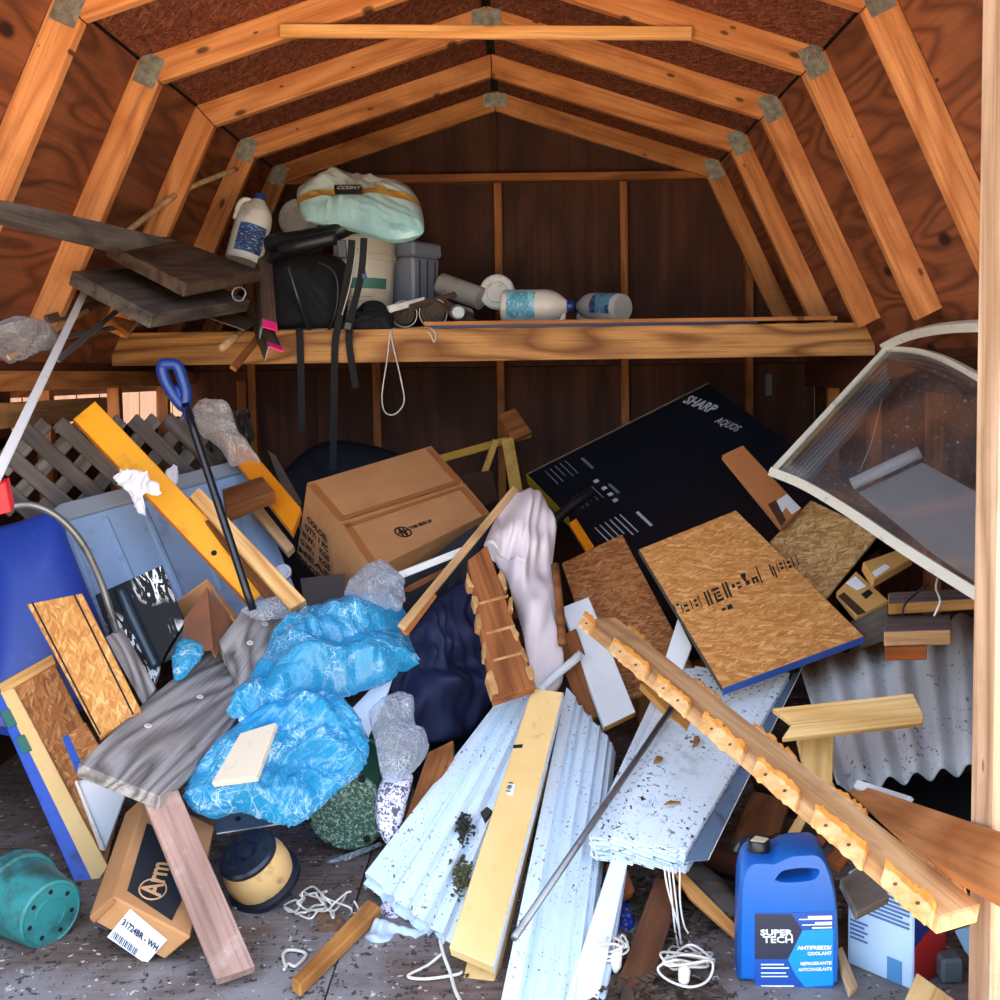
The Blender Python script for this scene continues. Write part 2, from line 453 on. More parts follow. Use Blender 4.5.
# ================================================================ the setting
XC = -.12; XL, XR = -1.63, 1.39; YF, YB = 1.75, 5.46
TR = [5.36, 4.75, 4.14, 3.53, 2.92, 2.31]
RIDGE_Z, ELB_Z, ELB_H, FOOT_Z, FOOT_H = 2.52, 2.185, 1.045, 1.25, 1.485
M_raft = wood('rafter_pine', '#e59b60', '#b96c38', knots=.85, dirt=('#7a4520', .25, 3))
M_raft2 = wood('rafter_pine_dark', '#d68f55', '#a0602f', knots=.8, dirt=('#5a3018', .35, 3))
M_ply = wood('lower_sheathing', '#9c5c3a', '#683824', gs=.9, rings=20.0, knots=.95, kscale=.55, bump=.2, fig=.6, streak=.3, dirt=('#4a2414', .3, 2), knotcol='#26120c')
M_osbroof = osb('roof_osb', ['#55291d', '#763c2a', '#884a34', '#a06448'])
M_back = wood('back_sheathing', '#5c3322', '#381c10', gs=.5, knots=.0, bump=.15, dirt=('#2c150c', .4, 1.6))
M_plate = plain('gang_plate', '#8d8a80', .45, .85, var=('#b5b3aa', 40), bump=.9, bs=160)
M_stud = wood('stud_wood', '#b5703c', '#7c4522', knots=.6)
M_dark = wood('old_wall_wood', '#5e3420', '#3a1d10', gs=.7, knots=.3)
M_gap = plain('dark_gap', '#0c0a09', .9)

def set_kind(o, label=None):
    o['kind'] = 'structure'
    if label: o['label'] = label
    return o
# floor: plywood sheets with dirt
a = N('floor_plywood'); v = a.coords(rnd=False)
g1 = a.noise(a.n('Mapping', i_Vector=v, i_Scale=(2, 22, 1)).outputs[0], 2.5, 5, .6, .4)
col = a.ramp(g1, [(.25, rgb('#3f302a')), (.7, rgb('#7d6a5e'))])
dn = a.noise(v, 2.6, 6, .62)
col = a.mix(a.ramp(dn, [(.44, 0.0), (.62, .85)]), col, rgb('#8f8d8e'))
sp = a.noise(v, 55, 3, .6)
col = a.mix(a.ramp(sp, [(.60, 0.0), (.63, .8)]), col, rgb('#1d1a19'))
sp2 = a.noise(a.n('Mapping', i_Vector=v, i_Location=(4, 4, 4)).outputs[0], 48, 3, .6)
col = a.mix(a.ramp(sp2, [(.655, 0.0), (.67, .9)]), col, rgb('#cfcac4'))
a.bump(g1, .3, .004); M_floor = a.done(col, .85)
floor = box('floor', (XL - .06, YF - .1, -.10), (XR + .06, YB + .04, -.02), M_dark, bev=0)
set_kind(floor, 'grey dirty plywood floor of the shed')
ys = [YF - .1, 2.80, 4.02, YB + .04]
for i in range(3):
    for (x0, x1) in ((XL - .06, -.41), (-.406, XR + .06)):
        box('plywood_sheet', (x0, ys[i] + .002, -.02), (x1, ys[i + 1] - .002, 0), M_floor, floor, bev=.001)
# ground outside
M_ground = plain('sunny_gravel', '#c4b498', .9, var=('#b09e82', 1.5), bump=.6, bs=40)
gb = box('ground', (-14, -14, -.55), (14, 16, -.45), M_ground, bev=0)
set_kind(gb, 'sunlit ground outside the shed')
# back wall
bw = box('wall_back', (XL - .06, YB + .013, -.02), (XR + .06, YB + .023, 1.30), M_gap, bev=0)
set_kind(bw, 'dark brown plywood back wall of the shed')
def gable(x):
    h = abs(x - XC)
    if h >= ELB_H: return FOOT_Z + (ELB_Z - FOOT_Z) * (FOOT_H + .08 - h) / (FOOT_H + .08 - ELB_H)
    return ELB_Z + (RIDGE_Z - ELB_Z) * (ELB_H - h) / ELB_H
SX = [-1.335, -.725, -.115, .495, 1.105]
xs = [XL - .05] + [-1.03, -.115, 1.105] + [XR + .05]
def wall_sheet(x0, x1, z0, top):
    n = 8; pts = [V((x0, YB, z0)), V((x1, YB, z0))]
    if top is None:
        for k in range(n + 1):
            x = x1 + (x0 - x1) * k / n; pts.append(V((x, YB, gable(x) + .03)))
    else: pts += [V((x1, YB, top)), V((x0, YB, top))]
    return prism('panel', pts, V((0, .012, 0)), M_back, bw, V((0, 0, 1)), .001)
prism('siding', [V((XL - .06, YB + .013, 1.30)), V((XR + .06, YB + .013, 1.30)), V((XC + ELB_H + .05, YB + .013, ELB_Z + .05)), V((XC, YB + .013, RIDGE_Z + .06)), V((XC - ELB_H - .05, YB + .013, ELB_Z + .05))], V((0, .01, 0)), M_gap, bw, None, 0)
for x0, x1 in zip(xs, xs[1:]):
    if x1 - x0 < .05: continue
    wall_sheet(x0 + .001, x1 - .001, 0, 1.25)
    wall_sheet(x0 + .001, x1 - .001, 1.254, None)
for x in SX:
    box('stud', (x - .019, YB - .06, .04), (x + .019, YB, min(2.14, gable(x) - .05)), M_stud, bw, grain='Z')
box('stud', (SX[0] - .075, YB - .06, .04), (SX[0] - .03, YB, 1.2), M_stud, bw, grain='Z')
box('top_plate', (XC - 1.03, YB - .075, 2.145), (XC + 1.03, YB, 2.183), M_stud, bw)
box('bottom_plate', (XL, YB - .06, 0), (XR, YB, .038), M_stud, bw)
ob = box('outlet_box', (1.19, YB - .03, 1.09), (1.225, YB, 1.20), plain('outlet_grey', '#74727a', .5), bw, bev=.004)
# side walls
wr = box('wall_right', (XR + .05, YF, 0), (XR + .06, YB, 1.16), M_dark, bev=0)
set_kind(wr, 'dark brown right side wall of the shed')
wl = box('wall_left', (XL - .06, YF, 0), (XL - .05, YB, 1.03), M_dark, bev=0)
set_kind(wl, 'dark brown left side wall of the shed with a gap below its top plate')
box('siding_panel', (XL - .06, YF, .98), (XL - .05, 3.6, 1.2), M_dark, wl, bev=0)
for wall, x0, x1 in ((wr, XR, XR + .05), (wl, XL - .05, XL)):
    box('top_plate', (x0, YF, 1.185 if wall is wl else 1.135), (x1, YB, 1.25), M_raft2 if wall is wl else M_dark, wall, grain='Y')
    box('rafter_plate', (x0 + (.01 if wall is wr else 0), YF, 1.25), (x1 - (.01 if wall is wl else 0), YB, 1.375), M_dark, wall, grain='Y')
    for y in (2.0, 2.6, 3.2, 3.8, 4.45, 5.05):
        box('stud', (x0, y - .02, 0), (x1, y + .02, 1.185 if wall is wl else 1.135), M_stud, wall, grain='Z')
lb = box('brace_board', (XL, 2.4, 1.07), (XL + .02, 4.25, 1.15), wood('tan_brace', '#a8794e', '#805631', knots=.2), wl, grain='Y')
# roof: sheathing panels
slopes = []
def roofpt(s, h, z, off):
    return h, z
ceil = box('ceiling', (XC - .02, YF, RIDGE_Z + .105), (XC + .02, YB, RIDGE_Z + .13), M_osbroof, bev=0, grain='Y')
set_kind(ceil, 'gambrel roof underside of osb and plywood sheathing')
T = .045
for s in (-1, 1):
    E, Ft, R = V((XC + s * ELB_H, 0, ELB_Z)), V((XC + s * FOOT_H, 0, FOOT_Z)), V((XC, 0, RIDGE_Z))
    nl = V((s * (E.z - Ft.z), 0, (Ft.x - E.x) * s)).normalized()
    nu = V((s * (R.z - E.z), 0, abs(R.x - E.x))).normalized()
    ext = (Ft - E).normalized() * .12
    cuts = [YF, 2.92, 4.14, YB]
    for y0, y1 in zip(cuts, cuts[1:]):
        A, B = E + nl * T + (E - Ft).normalized() * .015, Ft + ext + nl * T
        prism('panel', [V((A.x, y0 + .002, A.z)), V((A.x, y1 - .002, A.z)), V((B.x, y1 - .002, B.z)), V((B.x, y0 + .002, B.z))], nl * .012, M_ply, ceil, V((0, 1, 0)), 0)
    cuts = [YF, 3.53, YB]
    for y0, y1 in zip(cuts, cuts[1:]):
        A, B = R + nu * T + V((s * .004, 0, 0)), E + nu * T + (E - R).normalized() * .012
        prism('panel', [V((A.x, y0 + .002, A.z)), V((A.x, y1 - .002, A.z)), V((B.x, y1 - .002, B.z)), V((B.x, y0 + .002, B.z))], nu * .012, M_osbroof, ceil, V((0, 1, 0)), 0)
    # unseen roof layer added to keep sun from leaking through the joints
    A, B = E + nl * (T + .013) + (E - Ft).normalized() * .03, Ft + ext + nl * (T + .013)
    prism('roof_light_seal', [V((A.x, YF, A.z)), V((A.x, YB + .04, A.z)), V((B.x, YB + .04, B.z)), V((B.x, YF, B.z))], nl * .012, M_gap, ceil, V((0, 1, 0)), 0)
    A, B = R + nu * (T + .013) - V((s * .03, 0, -.012)), E + nu * (T + .013) + (E - R).normalized() * .06
    prism('roof_light_seal', [V((A.x, YF, A.z)), V((A.x, YB + .04, A.z)), V((B.x, YB + .04, B.z)), V((B.x, YF, B.z))], nu * .012, M_gap, ceil, V((0, 1, 0)), 0)
# trusses
place = ['set against the back wall', 'second from the back wall', 'third from the back wall, above the loft beam', 'carrying the pale nailed strip under its ridge',
         'fifth from the back wall, next to the doorway', 'nearest the doorway, above the door post']
M_ink = plain('ink_stamp', '#5b2a10', .8)
for i, y in enumerate(TR):
    t = thing('roof_truss', V((XC, y, FOOT_Z)), 'gambrel roof truss of pine boards ' + place[i], 'truss', 'gambrel roof trusses')
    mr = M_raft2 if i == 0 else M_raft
    R, hw = V((XC, y, RIDGE_Z)), .0445
    for s in (-1, 1):
        E, Ft = V((XC + s * ELB_H, y, ELB_Z)), V((XC + s * FOOT_H, y, FOOT_Z))
        du, dl = (R - E).normalized(), (E - Ft).normalized()
        pu, plw = V((-du.z, 0, du.x)), V((-dl.z, 0, dl.x))
        pu = pu * (hw if pu.z > 0 else -hw); plw = plw * (hw if plw.x * s > 0 else -hw)
        bis = (plw + pu).normalized() * (hw / math.cos(plw.angle(pu) / 2))
        e_out, e_in = E + bis, E - bis
        r_out, r_in = R + V((0, 0, hw / du.dot(V((-s, 0, 0))))), R - V((0, 0, hw / du.dot(V((-s, 0, 0)))))
        ext = V((0, .038, 0))
        g = .002
        prism('rafter', [e_out + du * g, r_out - du * g, r_in - du * g, e_in + du * g], ext, mr, t, du, .002)
        Fe = Ft.lerp(E, .15); f_a, f_b = Fe + plw, Fe - plw
        prism('rafter', [f_a, e_out - dl * g, e_in - dl * g, f_b], ext, mr, t, dl, .002)
        if not (i == 2 and s == -1):
            ang = math.atan2((du + dl).z, (du + dl).x)
            c = E + V((0, -.0012, 0)); d1 = dl * .05; d2 = V((-dl.z, 0, dl.x)) * .036
            prism('gang_plate', [c + d1 + d2, c + d1 - d2, c - d1 - d2, c - d1 + d2], V((0, .001, 0)), M_plate, t, None, 0)
    c = R + V((0, -.0012, .0))
    if i in (0, 2):
        prism('gang_plate', [c + V((-.055, 0, .035)), c + V((.055, 0, .035)), c + V((.055, 0, -.03)), c + V((-.055, 0, -.03))], V((0, .001, 0)), M_plate, t, None, 0)
    if i == 3:
        for (a_, b_) in (((186, 63), (200, 70)),): pass
# strip nailed under the ridge
tag(beam('nailed_strip', U(280, 31, 3.515), U(692, 33.5, 3.515), .04, .02, wood('strip_pine', '#f2b575', '#d08a48', knots=.3), face=V((0, -1, 0))),
    'thin pale wood strip nailed across two rafters below the ridge', 'wood strip')
# loft
M_beam = wood('loft_beam_pine', '#d39a5c', '#80502a', knots=.9, gs=1.0, rings=18.0, fig=.6)
lbm = tag(box('loft_beam', (XL + .002, 4.36, 1.27), (XR - .002, 4.40, 1.40), M_beam), 'pine loft beam spanning the shed between the side walls', 'beam')
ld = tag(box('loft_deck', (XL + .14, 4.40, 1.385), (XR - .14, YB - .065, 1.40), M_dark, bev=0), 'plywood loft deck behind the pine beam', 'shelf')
box('joist', (-.9, 4.41, 1.30), (-.86, YB - .07, 1.384), M_dark, ld, grain='Y'); box('joist', (.6, 4.41, 1.30), (.64, YB - .07, 1.384), M_dark, ld, grain='Y')
# door post
M_post = wood('door_post_wood', '#cfae92', '#9a7453', knots=.7, dirt=('#8a6a55', .25, 5), gs=.8)
po = box('door_1', (.735, 1.70, -.02), (.775, 1.79, 2.3), M_post, grain='Z', bev=.004)
set_kind(po, 'pale wooden door post beside the doorway')
box('post_facing', (.779, 1.66, -.02), (.90, 1.70, 2.3), M_post, po, grain='Z')
wf = prism('wall_front', [V((.90, 1.69, -.02)), V((XR + .06, 1.69, -.02)), V((XR + .06, 1.69, 1.32)), V((XC + ELB_H, 1.69, 2.2)), V((.90, 1.69, 2.21))], V((0, .02, 0)), M_dark, None, V((0, 0, 1)), 0)
set_kind(wf, 'front wall of the shed beside the doorway')
# yard beyond the gap in the left wall
M_fence = wood('sunny_fence', '#5c3616', '#43260e', knots=.4)
fc = tag(bpy.data.objects.new('yard_fence', None), 'sunlit orange board fence seen through the gap in the side wall', 'fence'); fc.matrix_basis = Matrix.Translation((-2.55, 4.6, -.45)); COL.objects.link(fc)
for k in range(16):
    beam('board', V((-2.55, 3.6 + k * .34, -.45)), V((-2.55, 3.75 + k * .34, 1.9)), .325, .02, M_fence, fc, V((1, 0, 0)))
# ================================================================ things up in the loft
M_oldgrey = wood('weathered_grey_plank', '#756b63', '#3c3532', knots=.4, dirt=('#2b2826', .4, 5), bump=.5)
M_oldbrown = wood('weathered_brown_plank', '#6d584a', '#3b2c25', knots=.3, dirt=('#8b8078', .2, 6), bump=.4)
M_white = plain('white_plastic', '#dcd8d0', .38, dirt=('#8f877c', .25, 9))
M_whitem = plain('white_metal_strip', '#e8e8e6', .4, .0, dirt=('#9c968e', .2, 12))
M_black = plain('black_plastic', '#101116', .38, spec=.5)
M_blackfab = plain('black_webbing', '#0d0f14', .8, bump=.4, bs=300)
M_navyp = plain('blue_plastic', '#16357c', .35)
M_steel = plain('grey_steel', '#8c8f92', .38, .8, dirt=('#4c4540', .25, 14))
M_pink = plain('pink_marking_paint', '#ff2f8a', .5)
M_string = plain('white_string', '#d9d4ca', .8)
M_pine = wood('pine_board', '#e6bd82', '#c08a4c', knots=.6)
M_pinew = wood('pale_pine_strip', '#d9b48a', '#b58658', knots=.2)
tag(slab('weathered_plank', [(-18, 214, 2.5), (125, 251, 3.3), (178, 241, 3.75), (60, 212), (-18, 196)], .06, M_oldgrey),
    'long dark weathered plank jutting across the rafters from the side wall onto the loft', 'plank')
tag(slab('weathered_plank', [(109, 244, 3.6), (187, 284, 3.4), (262, 271, 4.15), (166, 236)], .042, M_oldbrown, grain=(1, 2)),
    'weathered brown plank with a chipped white corner, upper of two jutting off the loft', 'plank')
tag(slab('weathered_plank', [(72, 271, 3.45), (153, 314, 3.25), (250, 300, 4.05), (170, 266)], .045, M_oldgrey, grain=(1, 2)),
    'weathered grey plank with a pale crusted end, lower of two jutting off the loft', 'plank')
tag(tube('curved_rod', [U(127, 232, 3.8), U(150, 214, 4.0), U(185, 190, 4.2), U(236, 169, 4.55)], .011, M_pinew), 'thin pale curved rod standing out behind the weathered planks', 'rod')
tag(beam('metal_strip', U(87, 287, 3.64), U(-6, 482, 2.25), .022, .006, M_whitem), 'long white metal strip slanting down from the loft past the lattice', 'strip')
tag(beam('metal_strip', U(117, 311, 3.7), U(57, 361, 3.0), .017, .006, M_steel), 'short grey metal strip poking out under the weathered planks', 'strip')
tag(beam('wood_strip', U(8, 358, 2.95), U(88, 310, 3.7), .016, .006, M_pinew), 'thin pale wood strip poking out beside the clear plastic sheet', 'wood strip')
tag(beam('wood_strip', U(46, 320, 3.45), U(108, 302, 3.9), .03, .01, M_oldbrown), 'brown splintered wood strip lying above the clear plastic sheet', 'wood strip')
tag(tube('thin_pipe', [U(22, 346, 3.4), U(85, 333, 3.7), U(150, 322, 4.1)], .009, M_steel, n=3), 'thin grey pipe lying along the side wall plate', 'pipe')
tag(slab('wood_offcut', [(116, 316, 3.7), (137, 322, 3.7), (128, 333, 3.6), (110, 318)], .02, M_stud), 'small orange wood offcut beneath the lower weathered plank', 'wood offcut')
tag(slab('red_bracket', [(-4, 486, 2.28), (5, 482, 2.28), (11, 512, 2.3), (-4, 516)], .03, plain('red_plastic', '#c4202c', .4)), 'small red plastic bracket at the foot of the white metal strip', 'bracket')
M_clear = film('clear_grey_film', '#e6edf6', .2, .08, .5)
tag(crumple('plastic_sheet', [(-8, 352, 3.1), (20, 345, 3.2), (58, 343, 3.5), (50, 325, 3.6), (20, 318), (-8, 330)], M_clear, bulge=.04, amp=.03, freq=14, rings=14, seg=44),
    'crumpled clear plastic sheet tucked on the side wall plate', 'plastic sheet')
r = UP(239, 294, PLN[bpy.data.objects['weathered_plank.002']])
tag(tube('metal_ring', [U(239, 294, 3.85) + V((math.cos(t) * .024, 0, math.sin(t) * .024)) for t in [k * math.pi / 6 for k in range(12)]], .0035, M_steel, n=1, closed=True),
    'small pale ring hanging by the weathered planks', 'ring')
# marking stakes with pink ends
for (ex, ey, bx, by, d0, d1, lab, fc_) in ((262, 327, 257, 247, 4.0, 4.42, 'upper angled stake with a bright pink painted end beside the black folded chair', 1),
                                        (268, 347, 250, 300, 3.9, 4.35, 'lower angled stake with a bright pink painted end hanging over the loft beam', -1)):
    p, q = U(ex, ey, d0), U(bx, by, d1); d = (p - q).normalized()
    t = thing('marking_stake', q, lab, 'stake', 'pink-ended marking stakes')
    side = V((1, 0, 0)); side = (side - d * side.dot(d)).normalized(); upv = side.cross(d).normalized()
    for (s1, mt, mp) in ((side * .8 + upv * .45, M_oldbrown, M_pink), (-side * .35 + upv * .95, M_oldbrown, M_steel)):
        s1 = s1.normalized() * .055
        prism('flange', [q, q + s1, p + s1, p], (side - upv).normalized() * .005, mt, t, d, .001)
        prism('painted_end', [p - d * .045, p - d * .045 + s1, p + d * .002 + s1, p + d * .002], (side - upv).normalized() * .0065, M_pink if mp is M_pink else plain('pale_blue_end', '#9fb4c8', .5), t, d, 0)
tag(tube('round_stick', [U(222, 348, 3.85), U(252, 322, 4.3)], .013, M_pinew, n=1, seg=12), 'round stick with a broken end poking out over the loft beam', 'stick')
tag(beam('wood_strip', U(233, 369, 3.75), U(262, 333, 4.25), .028, .012, M_stud), 'short square wood strip poking down over the loft beam beside the stakes', 'wood strip')
tag(slab('cardboard_flap', [(203, 315, 3.95), (245, 330, 3.95), (260, 322, 4.2), (225, 310)], .005, M_oldbrown), 'brown flat scrap under the weathered planks', 'scrap')

def jug(base, axis, xhint, label, labcol, capcol, group=None, h=.27, r=.076, handle_dir=1, body=None, a0=-1.1, a1=1.1, name='gallon_jug', cat='jug'):
    mw = axis_frame(base, axis, xhint)
    t = thing(name, base, label, cat, group)
    k = h / .27
    lathe('body', [(r * .9, 0), (r, .008 * k), (r, .165 * k), (r * .96, .188 * k), (r * .82, .21 * k), (r * .58, .232 * k), (.026, .247 * k), (.022, .255 * k)], body or M_white, t, mw, 32)
    lathe('cap', [(.024, .251 * k), (.024, .272 * k), (.021, .275 * k)], capcol, t, mw, 20)
    hp = [mw @ V(p) for p in ((0, -.02 * handle_dir, .236 * k), (0, -.055 * handle_dir, .235 * k), (0, -r * .98 * handle_dir, .205 * k), (0, -r * .99 * handle_dir, .15 * k))]
    tube('handle', hp, .011, body or M_white, t, 10)
    arc_band('paper_label', r + .0012, .025 * k, .135 * k, a0, a1, labcol, t, mw)
    return t, mw
def label_mat(name, bgc, a_, b_, sc=1.0):
    a = N(name); v = a.coords((1, 1, 1), False)
    n1 = a.noise(v, 18 * sc, 1, .4); n2 = a.noise(a.n('Mapping', i_Vector=v, i_Scale=(30, 30, 160)).outputs[0], 2 * sc, 2)
    col = a.mix(a.ramp(n1, [(.5, 0.0), (.53, 1.0)]), rgb(bgc), rgb(a_))
    col = a.mix(a.ramp(n2, [(.6, 0.0), (.63, .9)]), col, rgb(b_))
    return a.done(col, .45)
M_lab1 = label_mat('navy_product_label', '#1d3c6e', '#2c5a96', '#c8d4e0')
M_lab2 = label_mat('aqua_product_label', '#5aa7c4', '#8ccbe0', '#d8eef4')
bx_ = U(243, 262, 4.38); ax_ = U(262, 190, 4.45) - bx_
jug(bx_, ax_, V((.5, -1, 0)), 'white plastic jug with navy label and blue cap leaning against the rafters', M_lab1, M_navyp, h=.28, r=.072, a0=-.9, a1=.7)
bx_ = U(503, 307, 4.66)
jug(bx_, U(573, 306, 4.6) - bx_, V((0, -1, .15)), 'white jug lying on its side with aqua label, in front of the round lid', M_lab2, M_navyp, h=.295, r=.071, handle_dir=-1, a0=-.9, a1=.9)
bx_ = U(623, 308, 4.86)
jug(bx_, U(565, 306, 5.15) - bx_, V((0, -1, .2)), 'white jug lying on its side with navy topped label, neck towards the other jug', label_mat('blue_white_label', '#6fa6c8', '#2a4f84', '#e4ecf2'), M_navyp, h=.30, r=.064, a0=-.8, a1=.9)
# buckets, tote, lids
t = thing('paint_bucket', V(U(362, 331, 4.75)), 'white plastic bucket with green band on its label under the seed bag', 'bucket')
b = U(364, 331, 4.75); b.z = 1.402; mw = axis_frame(b, V((.03, 0, 1)), V((0, -1, 0)))
lathe('body', [(.112, 0), (.116, .006), (.128, .30), (.137, .302), (.137, .325), (.131, .328), (.133, .395), (.139, .397), (.139, .41), (.120, .41)], M_white, t, mw)
arc_band('paper_label', .1185, .03, .22, -.95, .95, plain('cream_label', '#e4d9c4', .6, var=('#d8c9ae', 25)), t, mw, r1=.1265)
arc_band('green_band', .1245, .175, .225, -.95, .95, plain('green_print', '#3f7a6e', .5), t, mw, r1=.1265 + .001)
for k in range(6):
    arc_band('print_line', .1192 + k * .0011, .045 + k * .02, .0475 + k * .02, -.75, .6 - .1 * (k % 3), plain('brown_print', '#a89878', .7), t, mw, r1=.1193 + k * .0011)
tb = U(413, 330, 4.95); tb.z = 1.402
t = thing('storage_tote', tb, 'grey plastic tote bin with a dark side standing beside the white bucket', 'tote')
M_tote = plain('grey_tote_plastic', '#8a93a8', .35); M_toted = plain('dark_tote_plastic', '#39404f', .4)
Rm = axis_frame(tb, V((0, 0, 1)), V((math.cos(-.55), math.sin(-.55), 0)))
def taper(name, w0, d0, w1, d1, z0, z1, mat, par, bev=.012):
    hull = [V((-w0, -d0, z0)), V((w0, -d0, z0)), V((w1, -d1, z1)), V((-w1, -d1, z1)), V((-w0, d0, z0)), V((w0, d0, z0)), V((w1, d1, z1)), V((-w1, d1, z1))]
    return hull_box(name, [Rm @ p for p in hull], mat, par, bev)
taper('body', .07, .085, .085, .10, 0, .335, M_tote, t)
taper('rim', .094, .108, .092, .106, .335, .40, M_tote, t)
for s_ in (-.05, .0, .05):
    beam('rib', Rm @ V((.0795 , s_ , .03)), Rm @ V((.088, s_ * 1.15, .32)), .006, .012, M_toted, t)
def lid_disc(px, py, d, r, lab, tilt, mat, name='bucket_lid'):
    c = U(px, py, d); n = (CAMPOS - c).normalized() + V(tilt)
    mw = axis_frame(c, n)
    return tag(lathe(name, [(r, -.012), (r, 0), (r * .93, .004), (r * .9, .001), (r * .62, .001), (r * .6, .004), (r * .56, .001), (.001, .001)], mat, None, mw, 32), lab, 'lid')
lid_disc(497, 292, 4.85, .077, 'round white tub lid standing on edge behind the lying jugs', (-.1, 0, .1), M_white)
lid_disc(298, 219, 4.75, .085, 'grey white round bucket lid between the navy labelled jug and the seed bag', (-.3, 0, .1), plain('greyed_plastic', '#b4afa8', .45, dirt=('#7b746b', .3, 9)))
b = U(441, 284, 4.95); t = tag(lathe('paper_roll', [(.03, 0), (.05, .002), (.05, .22), (.03, .222)], plain('printed_paper', '#b5afa6', .7, specks=('#5c564f', 45, .1)), None, axis_frame(b, U(482, 299, 4.85) - b), 24), 'grey printed paper roll tipped over behind the brown rolls', 'roll')
# seed bag
a = N('seed_bag_film'); tc = a.n('TexCoord'); sx_ = a.n('SeparateXYZ', i_0=tc.outputs['Object'])
yy = a.n('MapRange', i_0=sx_.outputs[1], i_1=-.15, i_2=.15).outputs[0]
col = a.ramp(yy, [(0, rgb('#a9d8dc')), (.44, rgb('#bfe2e2')), (.47, rgb('#d8e6e2')), (.475, rgb('#c8913c')), (.615, rgb('#d9a850')), (.62, rgb('#c3d6d2')), (1, rgb('#dedcd0'))])
a.bump(a.noise(tc.outputs['Object'], 30, 3), .3, .006); M_seed = a.done(col, .28)
sb = tag(crumple('seed_bag', [(297, 200, 4.52), (300, 186, 4.6), (325, 177, 4.62), (365, 180), (404, 187), (418, 200), (424, 222), (421, 234), (398, 240), (376, 236), (352, 228), (322, 222), (303, 217)], M_seed,
    bulge=.075, amp=.03, freq=9, rings=30, seg=120, xpx=((300, 208), (420, 212)), centre=(362, 208), back=.6), 'white and aqua product bag with gold stripe lying on top of the bucket', 'bag')
pl = PLN[sb]; q = (pl[0] + pl[1] * .108, pl[1])
lb_ = prism('black_label', [UP(x, y, q) for x, y in ((334, 184.5), (361, 184.5), (361, 190), (334, 190))], -q[1] * .02, plain('black_print', '#17151a', .5), sb, None, .001)
text_px('lettering', 'CCONY', (q, sb), (336, 189.2), (359.5, 189.2), M_white, off=.003)
text_px('lettering', 'Canyon Blend', (q, sb), (366, 189), (400, 193), plain('grey_print', '#5d6468', .5), off=.0)
# folded chair
t = thing('folded_chair', U(310, 331, 4.45), 'folded black padded chair with dangling straps standing on the loft', 'chair')
crumple('seat_fabric', [(269, 262, 4.5), (300, 250, 4.55), (345, 262, 4.6), (348, 300), (338, 331), (300, 331), (276, 327), (268, 300)], M_blackfab, t, bulge=.05, amp=.012, freq=6, rings=14, seg=44)
M_pad = plain('black_foam', '#15171c', .45)
tube('padded_tube', [U(263, 243, 4.40), U(290, 240, 4.38), U(330, 234, 4.36), U(352, 224, 4.36), U(380, 225, 4.36)], .036, M_pad, t, 12, radii=[.75, .9, 1, 1.1, .8])
tube('padded_tube', [U(281, 249, 4.32), U(300, 245, 4.3), U(336, 237, 4.3)], .030, M_pad, t, 12)
tube('padded_tube', [U(266, 270, 4.4), U(274, 256, 4.36), U(300, 250, 4.33), U(322, 248, 4.36)], .018, M_pad, t, 10)
tube('frame_tube', [U(288, 266, 4.3), U(298, 298, 4.3), U(310, 331, 4.38)], .010, plain('dark_tube', '#24262c', .3), t, 10)
tube('frame_hoop', [U(318, 262, 4.34), U(334, 272, 4.34), U(338, 293, 4.34), U(334, 318, 4.36), U(328, 331, 4.38)], .006, M_black, t, 8)
for pts in ([(352, 240, 4.3), (350, 262, 4.3), (343, 300, 4.33), (338, 326, 4.345), (335, 345, 4.335), (334, 400, 4.335), (333, 470, 4.335)],
            [(364, 238, 4.3), (361, 275, 4.3), (351, 318, 4.34), (349, 340, 4.33), (352, 365, 4.33), (356, 388, 4.33)],
            [(299, 328, 4.345), (300, 340, 4.335), (301, 380, 4.335), (302, 432, 4.335)]):
    tube('strap', [U(*p) for p in pts], .01, M_blackfab, t, flat=(.0135, .0025), n=4)
beam('buckle', U(341, 240, 4.28), U(343, 258, 4.28), .035, .012, M_black, t)
beam('buckle', U(349, 322, 4.31), U(347, 330, 4.31), .03, .01, M_black, t)
tube('strap', [U(358, 248, 4.28), U(349, 290, 4.28), U(342, 315, 4.3)], .003, plain('pale_cord', '#b9b6ac', .6), t, n=4)
beam('blue_tag', U(361, 262, 4.3), U(365, 279, 4.3), .018, .003, plain('blue_tag', '#2a3878', .5), t)
tag(crumple('black_rag', [(347, 331, 4.42), (352, 314, 4.48), (368, 305, 4.5), (388, 308), (391, 331)], M_blackfab, bulge=.05, amp=.03, freq=12, rings=12, seg=40), 'crumpled black rag at the foot of the white bucket', 'rag')
# rolls and sticks
M_roll = plain('brown_roll', '#4a3a2e', .75, bump=.5, bs=80)
for (px, py, d, r, lab) in ((432, 315, 4.5, .052, 'large brown rolled bamboo blind tied with white string'), (403, 316, 4.52, .048, 'brown rolled bamboo blind next to the black rag')):
    b = U(px, py, d); mw = axis_frame(b + V((.02, .30, .01)), V((-.06, -1, 0)), V((0, 0, 1)))
    t = thing('rolled_blind', b + V((0, .1, -r)), lab, 'blind', 'rolled blinds')
    lathe('roll', [(r, 0), (r, .3), (r * .93, .303), (r * .9, .298), (r * .75, .298), (r * .72, .303), (r * .62, .303), (r * .6, .298), (r * .4, .298), (r * .37, .303), (r * .25, .303), (r * .22, .296), (.001, .296)], M_roll, t, mw)
    tube('string', [mw @ V((math.cos(k * .8) * (r + .006) , math.sin(k * .8) * (r + .006), .29 - .008 * (k % 3))) for k in range(9)], .003, M_string, t, 6)
